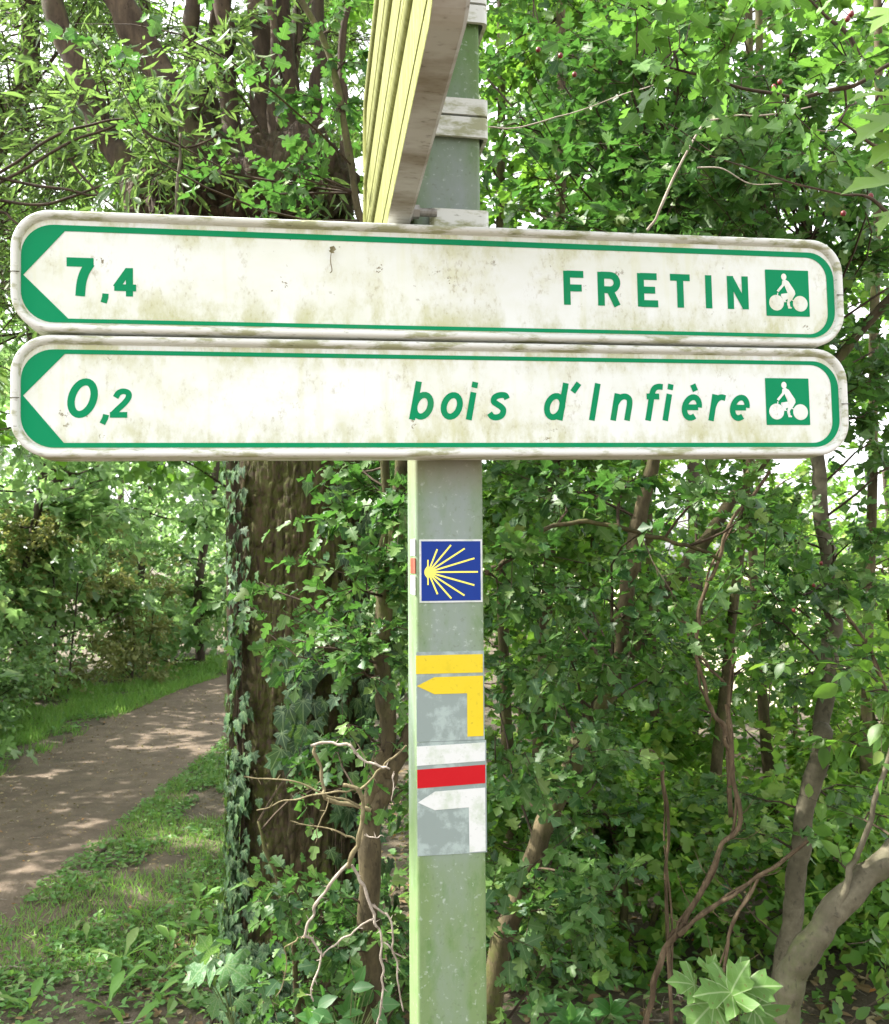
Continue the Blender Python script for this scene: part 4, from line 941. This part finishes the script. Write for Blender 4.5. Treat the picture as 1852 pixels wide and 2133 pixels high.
# docks and plantains on the verge
dlab = ['dock plant in the middle of the shaded verge, above the stones', 'dock plant left of the three standing close to the trunk foot', 'middle dock plant of the three close to the trunk foot', 'dock plant nearest the ivy at the trunk foot', 'dock plant near the bottom edge, left of centre of the verge',
        'lowest dock plant, cut by the bottom edge of the picture', 'dock plant on bare soil left of the mottled maple seedling', 'dock plant between the verge middle and the trunk foot', 'broad dock plant near the lower left corner', 'dock plant at the edge of the bare path', 'dock plant just above the mottled maple seedling',
        'dock plant near the bottom edge, right of the lower left corner', 'dock plant in the dark patch of bare soil on the verge', 'small dock plant in the bright green part of the verge', 'farthest dock plant, beside the ivy in the grass']
for k, (x, y) in enumerate([(250, 1905), (385, 1855), (425, 1850), (440, 1862), (215, 2000), (255, 2045), (310, 1985), (350, 1880), (60, 2000), (175, 1870), (330, 1930), (120, 2040), (235, 1960), (290, 1830), (400, 1800)]):
    d = 1877 * 1.6 / (y - 1125); b = P(x, y, d); b[2] = 0; R0 = root('dock_plant', dlab[k], 'weed', b, 'dock plants on the verge'); b = b + 0
    L = Leaves(); n = int(rng.integers(3, 7)); dd = norm(ball(n) * np.array([1, 1, 0]) + np.array([0, 0, 1.1])); L.add(np.repeat(b[None], n, 0), dd, norm(-dd * np.array([1, 1, 0]) + np.array([0, 0, .6])), rng.uniform(.07, .14, n))
    L2(L, T_dock, M_grass, R0, minpx=3)

# --- woodland on the left, beyond the path
SEG[0] = 3
specs = [(-6.9, 7.4, .05, 0), (-6.4, 9.3, .06, 0), (-7.4, 11.5, .09, 0), (-6.2, 12.8, .07, 0), (-7.2, 15.5, .10, 0), (-5.9, 17.5, .08, 0), (-6.6, 20.5, .12, 0), (-4.6, 24.5, .12, 0), (-2.6, 27, .12, 0), (-.3, 25, .12, 0), (2.0, 27, .12, 0), (-9.5, 10, .12, 0), (-10.5, 17, .14, 0), (-8.2, 19.5, .12, 0), (-6.4, 28, .14, 0), (-6.9, 5.3, .12, 0), (-6.9, 3.0, .1, 0), (-12.5, 25, .16, 0), (-13.5, 13, .15, 0), (-10.2, 30, .16, 0)]  # two nearest trees are added out of view to shade the near path
lab = ['young maple leaning over the near end of the left verge', 'maple whose low boughs spread behind the board ends at the left edge', 'maple with a bare brown stem at the left edge behind the undergrowth', 'light-barked maple stem in the middle of the left wood',
       'tall dark stem deep in the left wood', 'maple with boughs reaching over the far path', 'broad maple where the path bends', 'far tree closing the view at the end of the path', 'far tree behind the bend, left of the big trunk', 'far tree hidden behind the big trunk', 'far tree behind the thicket', 'tall maple deep behind the left verge', 'tallest maple at the back of the left wood', 'second-row maple beside the far path', 'distant maple in line with the path', 'unseen maple added left of the near path to shade it', 'unseen maple added just outside the left edge to shade the path', 'distant crown at the back of the left wood', 'maple deep in the wood at the left edge of the picture', 'farthest crown filling the gap above the path']
for (x, y, r, kk), lb in zip(specs, lab):
    if y < 24: x, y = x + 1.35 + .045 * max(y * .85 - 11, 0) ** 2 * (x > -9), y * .85
    b = np.array([x, y, 0.]); h = rng.uniform(5.5, 7.5) * (1.2 if y > 20 or x < -9 else 1)
    pts = [b - [0, 0, .1], b + [rng.uniform(-.1, .1), 0, 1.2], b + [rng.uniform(-.3, .3), .1, 3], b + [rng.uniform(-.4, .5), .1, 5.2], b + [rng.uniform(-.4, .6), 0, h]]
    n = 45 if y > 4.3 else 20
    w = 1.7 if y < 20 else 2.6
    tg = b + np.stack([rng.normal(0, w * .55, n), rng.normal(0, w * .6, n), np.where(rng.random(n) < .6, rng.uniform(.5, 3.3, n), rng.uniform(3.2, h + .4, n))], -1)
    tg[:, 0] = np.where(y < 20, np.minimum(tg[:, 0], -3.5 + .03 * max(y - 11, 0) ** 2 - .05 * rng.random(n) + .16 * np.maximum(tg[:, 2] - 2.2, 0)), tg[:, 0])
    far = y > 10
    tree('maple_tree', lb, 'tree', [(pts, r, r * .35)], M_far, tg, M_maple, T_maple[:1] if not far else T_maplelo, 13, .42, 8, (.115 if y < 20 else .16), single=60 if y < 13 else 0, br=.014, flat=.9, droop=.35, tw=.003, lo=T_maplelo, group='maples of the left wood', knots=.1)
for k, (x, y, n, lb_) in enumerate([(1.9, 7.4, 64, 'tall crown closing the sky behind the upper right of the thicket'), (-1.7, 8.2, 60, 'tall crown closing the sky behind the pollard limbs'), (4.6, 8.6, 26, 'tall crown at the upper right edge behind the berries')]):
    b = np.array([x, y, 0.]); tg = b + np.stack([rng.normal(0, 1.25, n), rng.normal(0, .8, n), rng.uniform(3.0, 7.4, n)], -1)
    tree('field_maple', lb_, 'tree', [([b, b + [.1, 0, 2], b + [0, 0, 4.5], b + [.2, 0, 7]], .07, .03)], M_far, tg, M_hawb, T_maplelo, 14, .42, 8, .10, single=0, br=.012, flat=.6, droop=.2, tw=.003, group='tall maples closing the sky')
# undergrowth bushes along the left verge
ulab = ['nettle-like undergrowth at the near left edge', 'leafy undergrowth beside the sunlit grass', 'low bush at the left verge below the light stem', 'pale dry-looking bush with yellowish leaves beside the far path', 'pale bush reaching over the verge before the bend', 'bushy undergrowth at the bend of the path', 'green bush behind the pale bush', 'undergrowth at the far end of the left verge', 'rounded bush at the right side of the far path', 'low bushes right beside the path end', 'tall undergrowth in the second row of the near left wood', 'tall undergrowth behind the pale bush', 'tall undergrowth behind the far left verge', 'wide bush closing the end of the path', 'tall bush at the back left, behind the near undergrowth', 'tall bush at the back behind the light-barked stem']
for k, (x, y, w, h, mt) in enumerate([(-6.2, 7.2, .9, .9, 0), (-6.1, 8.8, .9, .8, 0), (-6.0, 10.6, 1., .9, 0), (-6.0, 13.2, .9, 2.3, 1), (-5.7, 15.0, .8, 1.5, 1), (-5.4, 19, 1.1, 1.2, 0), (-6.6, 12.2, 1.0, 1.8, 0), (-4.6, 21.5, 1.2, 1.5, 0), (-.9, 11.5, .6, 1.1, 0), (-.6, 14.5, .8, 2.0, 0), (-7.4, 9.6, 1.3, 2.0, 0), (-7.6, 14.2, 1.4, 2.4, 0), (-6.8, 17.2, 1.3, 2.2, 0), (-1.2, 20.0, 1.8, 2.8, 0), (-7.0, 9.5, 1.6, 3.6, 0), (-6.5, 13.5, 1.6, 3.6, 0)]):
    if k < 8 or 9 < k < 13: x, y = x + 1.3 + .045 * max(y * .85 - 11, 0) ** 2, y * .85
    else: x += .6
    b = np.array([x, y, 0.]); n = 33
    tg = b + np.stack([rng.normal(0, w * .5, n), rng.normal(0, w * .6, n), rng.uniform(.15, h, n)], -1)
    tree('bush', ulab[k], 'bush', [([b, b + [.03, 0, h * .35], b + [-.03, 0, h * .75]], .018, .01), ([b + [.15, .1, 0], b + [.25, .1, h * .6]], .014, .008)], M_far, tg, M_pale if mt else M_maple, T_ovlo + T_hawlo[:1], 16, .24, 8, .06, single=0, br=.006, flat=.6, droop=.15, tw=.002, group='undergrowth bushes along the path')

# --- backlit willow mass behind the pollard at upper left
for k, (pts, r0, r1, Y) in enumerate([([(-190, 1100), (-150, 700), (-60, 420), (20, 240), (60, 130), (60, -10), (40, -300)], .055, .04, 4.6), ([(520, 1100), (500, 700), (400, 400), (320, 200), (280, -100)], .05, .03, 5.4), ([(480, 700), (560, 300), (600, 50), (620, -300)], .05, .03, 6.0)]):
    SEG[0] = 3; tg = region([98, 88, 50][k], [-150, 0, 380][k], [330, 480, 900][k], -500, [620, 640, 420][k], Y - .9, Y + 1.5)
    base = P(*pts[0], Y); base = np.array([base[0], base[1], -.05])
    tree('willow_tree', ['backlit willow at the far upper left edge of the picture', 'backlit willow between the left edge and the pollard limbs', 'slim willow behind the pollard head'][k], 'tree', [([base] + px(pts, Y), r0 * 1.2, r1)], M_limb, tg, M_willow, T_willow, 17, .32, 9, .055, single=200, lo=T_wilo, br=.007, flat=.25, droop=.5, tw=.0018, group='willows behind the pollard')
mb = MB(); 
for pts in ([(0, 700), (200, 560), (400, 490), (500, 475)], [(0, 740), (250, 590), (420, 520), (520, 480)], [(0, 810), (200, 820), (340, 770), (440, 730)], [(-100, 800), (0, 850), (60, 890), (140, 960)], [(540, 490), (640, 560), (760, 590), (880, 540)], [(280, 640), (380, 760), (470, 850)], [(0, 715), (300, 770), (430, 800)]):
    stem(mb, zl(pts, 2.9), .005, .003, 6, 6, .01, len(pts), .2)
tag(mb.build('bare_twig', M_twig, None, True), 'dark bare twigs fanning out above the left end of the upper board', 'twig')
mb = MB(); stem(mb, zl([(712, 900), (715, 760), (725, 660), (728, 540)], 2.9), .006, .004, 6, 6, .004, 1, .1); tag(mb.build('plant_stalk', M_smooth, None, True), 'thin upright grey stalk above the upper board, left of the cross boards', 'stalk')

for k, (x, y, w, h) in enumerate([(1.3, 6.2, .7, 2.6), (2.5, 6.8, .8, 2.2), (.5, 8.0, .9, 3.4), (3.6, 7.6, .8, 1.9), (2.0, 9.5, 1.1, 2.8), (4.6, 10., 1.2, 2.2), (1.0, 5.2, .6, 1.2), (2.3, 5.0, .7, 1.0), (1.7, 3.9, .6, .7), (.7, 3.9, .45, .7)]):
    b = np.array([x, y, 0.]); n = [34, 26, 34, 22, 24, 24, 34, 30, 30, 26][k]; tg = b + np.stack([rng.normal(0, w * .55, n), rng.normal(0, w * .5, n), rng.uniform(.1, h, n)], -1)
    tree('hedge_shrub', ['bright green shrub glowing behind the middle of the thicket', 'bright shrub below the white gap at the right', 'tall bright shrub behind the leaning hawthorn stem', 'low bright shrub at the right edge behind the grey sapling', 'sunlit shrub in the second row behind the middle of the thicket',
         'sunlit shrub in the second row at the right edge', 'low shrub on the thicket floor behind the hawthorn foot', 'low shrub on the thicket floor behind the vines', 'knee-high growth on the thicket floor by the grey sapling', 'knee-high growth on the thicket floor by the post'][k], 'shrub', [([b, b + [.03, 0, h * .4], b + [-.04, 0, h * .8]], .02, .01), ([b + [.1, 0, 0], b + [.3, .1, h * .6]], .014, .007)], M_hawb_bark, tg, M_bright, T_hawlo, 14, .24, 8, .06, single=0, br=.006, tw=.002, group='bright shrubs behind the thicket')
# distant sunlit hedge seen through the gaps at the right
for k, (x, y) in enumerate([(5.5, 17), (9, 19), (3.2, 21)]):
    b = np.array([x, y, 0.]); n = 26; tg = b + np.stack([rng.normal(0, 1.6, n), rng.normal(0, 1.0, n), rng.uniform(.3, 3.2 + k * .6, n)], -1)
    tree('hedge_tree', ['sunlit hedge tree far behind the thicket, centre of the bright gap', 'sunlit hedge tree far behind the right edge', 'sunlit hedge tree far behind the leaning hawthorn'][k], 'tree', [([b, b + [.1, 0, 1.5], b + [0, 0, 3.4]], .09, .04)], M_far, tg, M_hawb, T_maplelo, 14, .5, 8, .13, single=0, br=.02, tw=.004, group='hedge trees beyond the thicket')
# twigs and sticks on the path
for k, (x, y, a_) in enumerate([(110, 1750, .3), (20, 1925, 0.), (180, 1745, .1), (60, 1725, .2), (190, 2095, -.6)]):
    d = 1877 * 1.6 / (y - 1125); b = P(x, y, d); b[2] = .012; mb = MB(); v = np.array([math.cos(a_), math.sin(a_), 0]) * .07
    stem(mb, [b - v, b + [0, .01, .004], b + v], .004, .002, 6, 4, .004, k, .3)
    tag(mb.build('stick', M_dead, None, True), ['short dry stick lying across the middle of the near path', 'dry stick at the left edge of the picture on the path', 'dry stick close to the grass edge of the path', 'dry stick farther left on the open path', 'curled pale stick at the bottom among the weeds'][k], 'stick', 'dry sticks on the path')
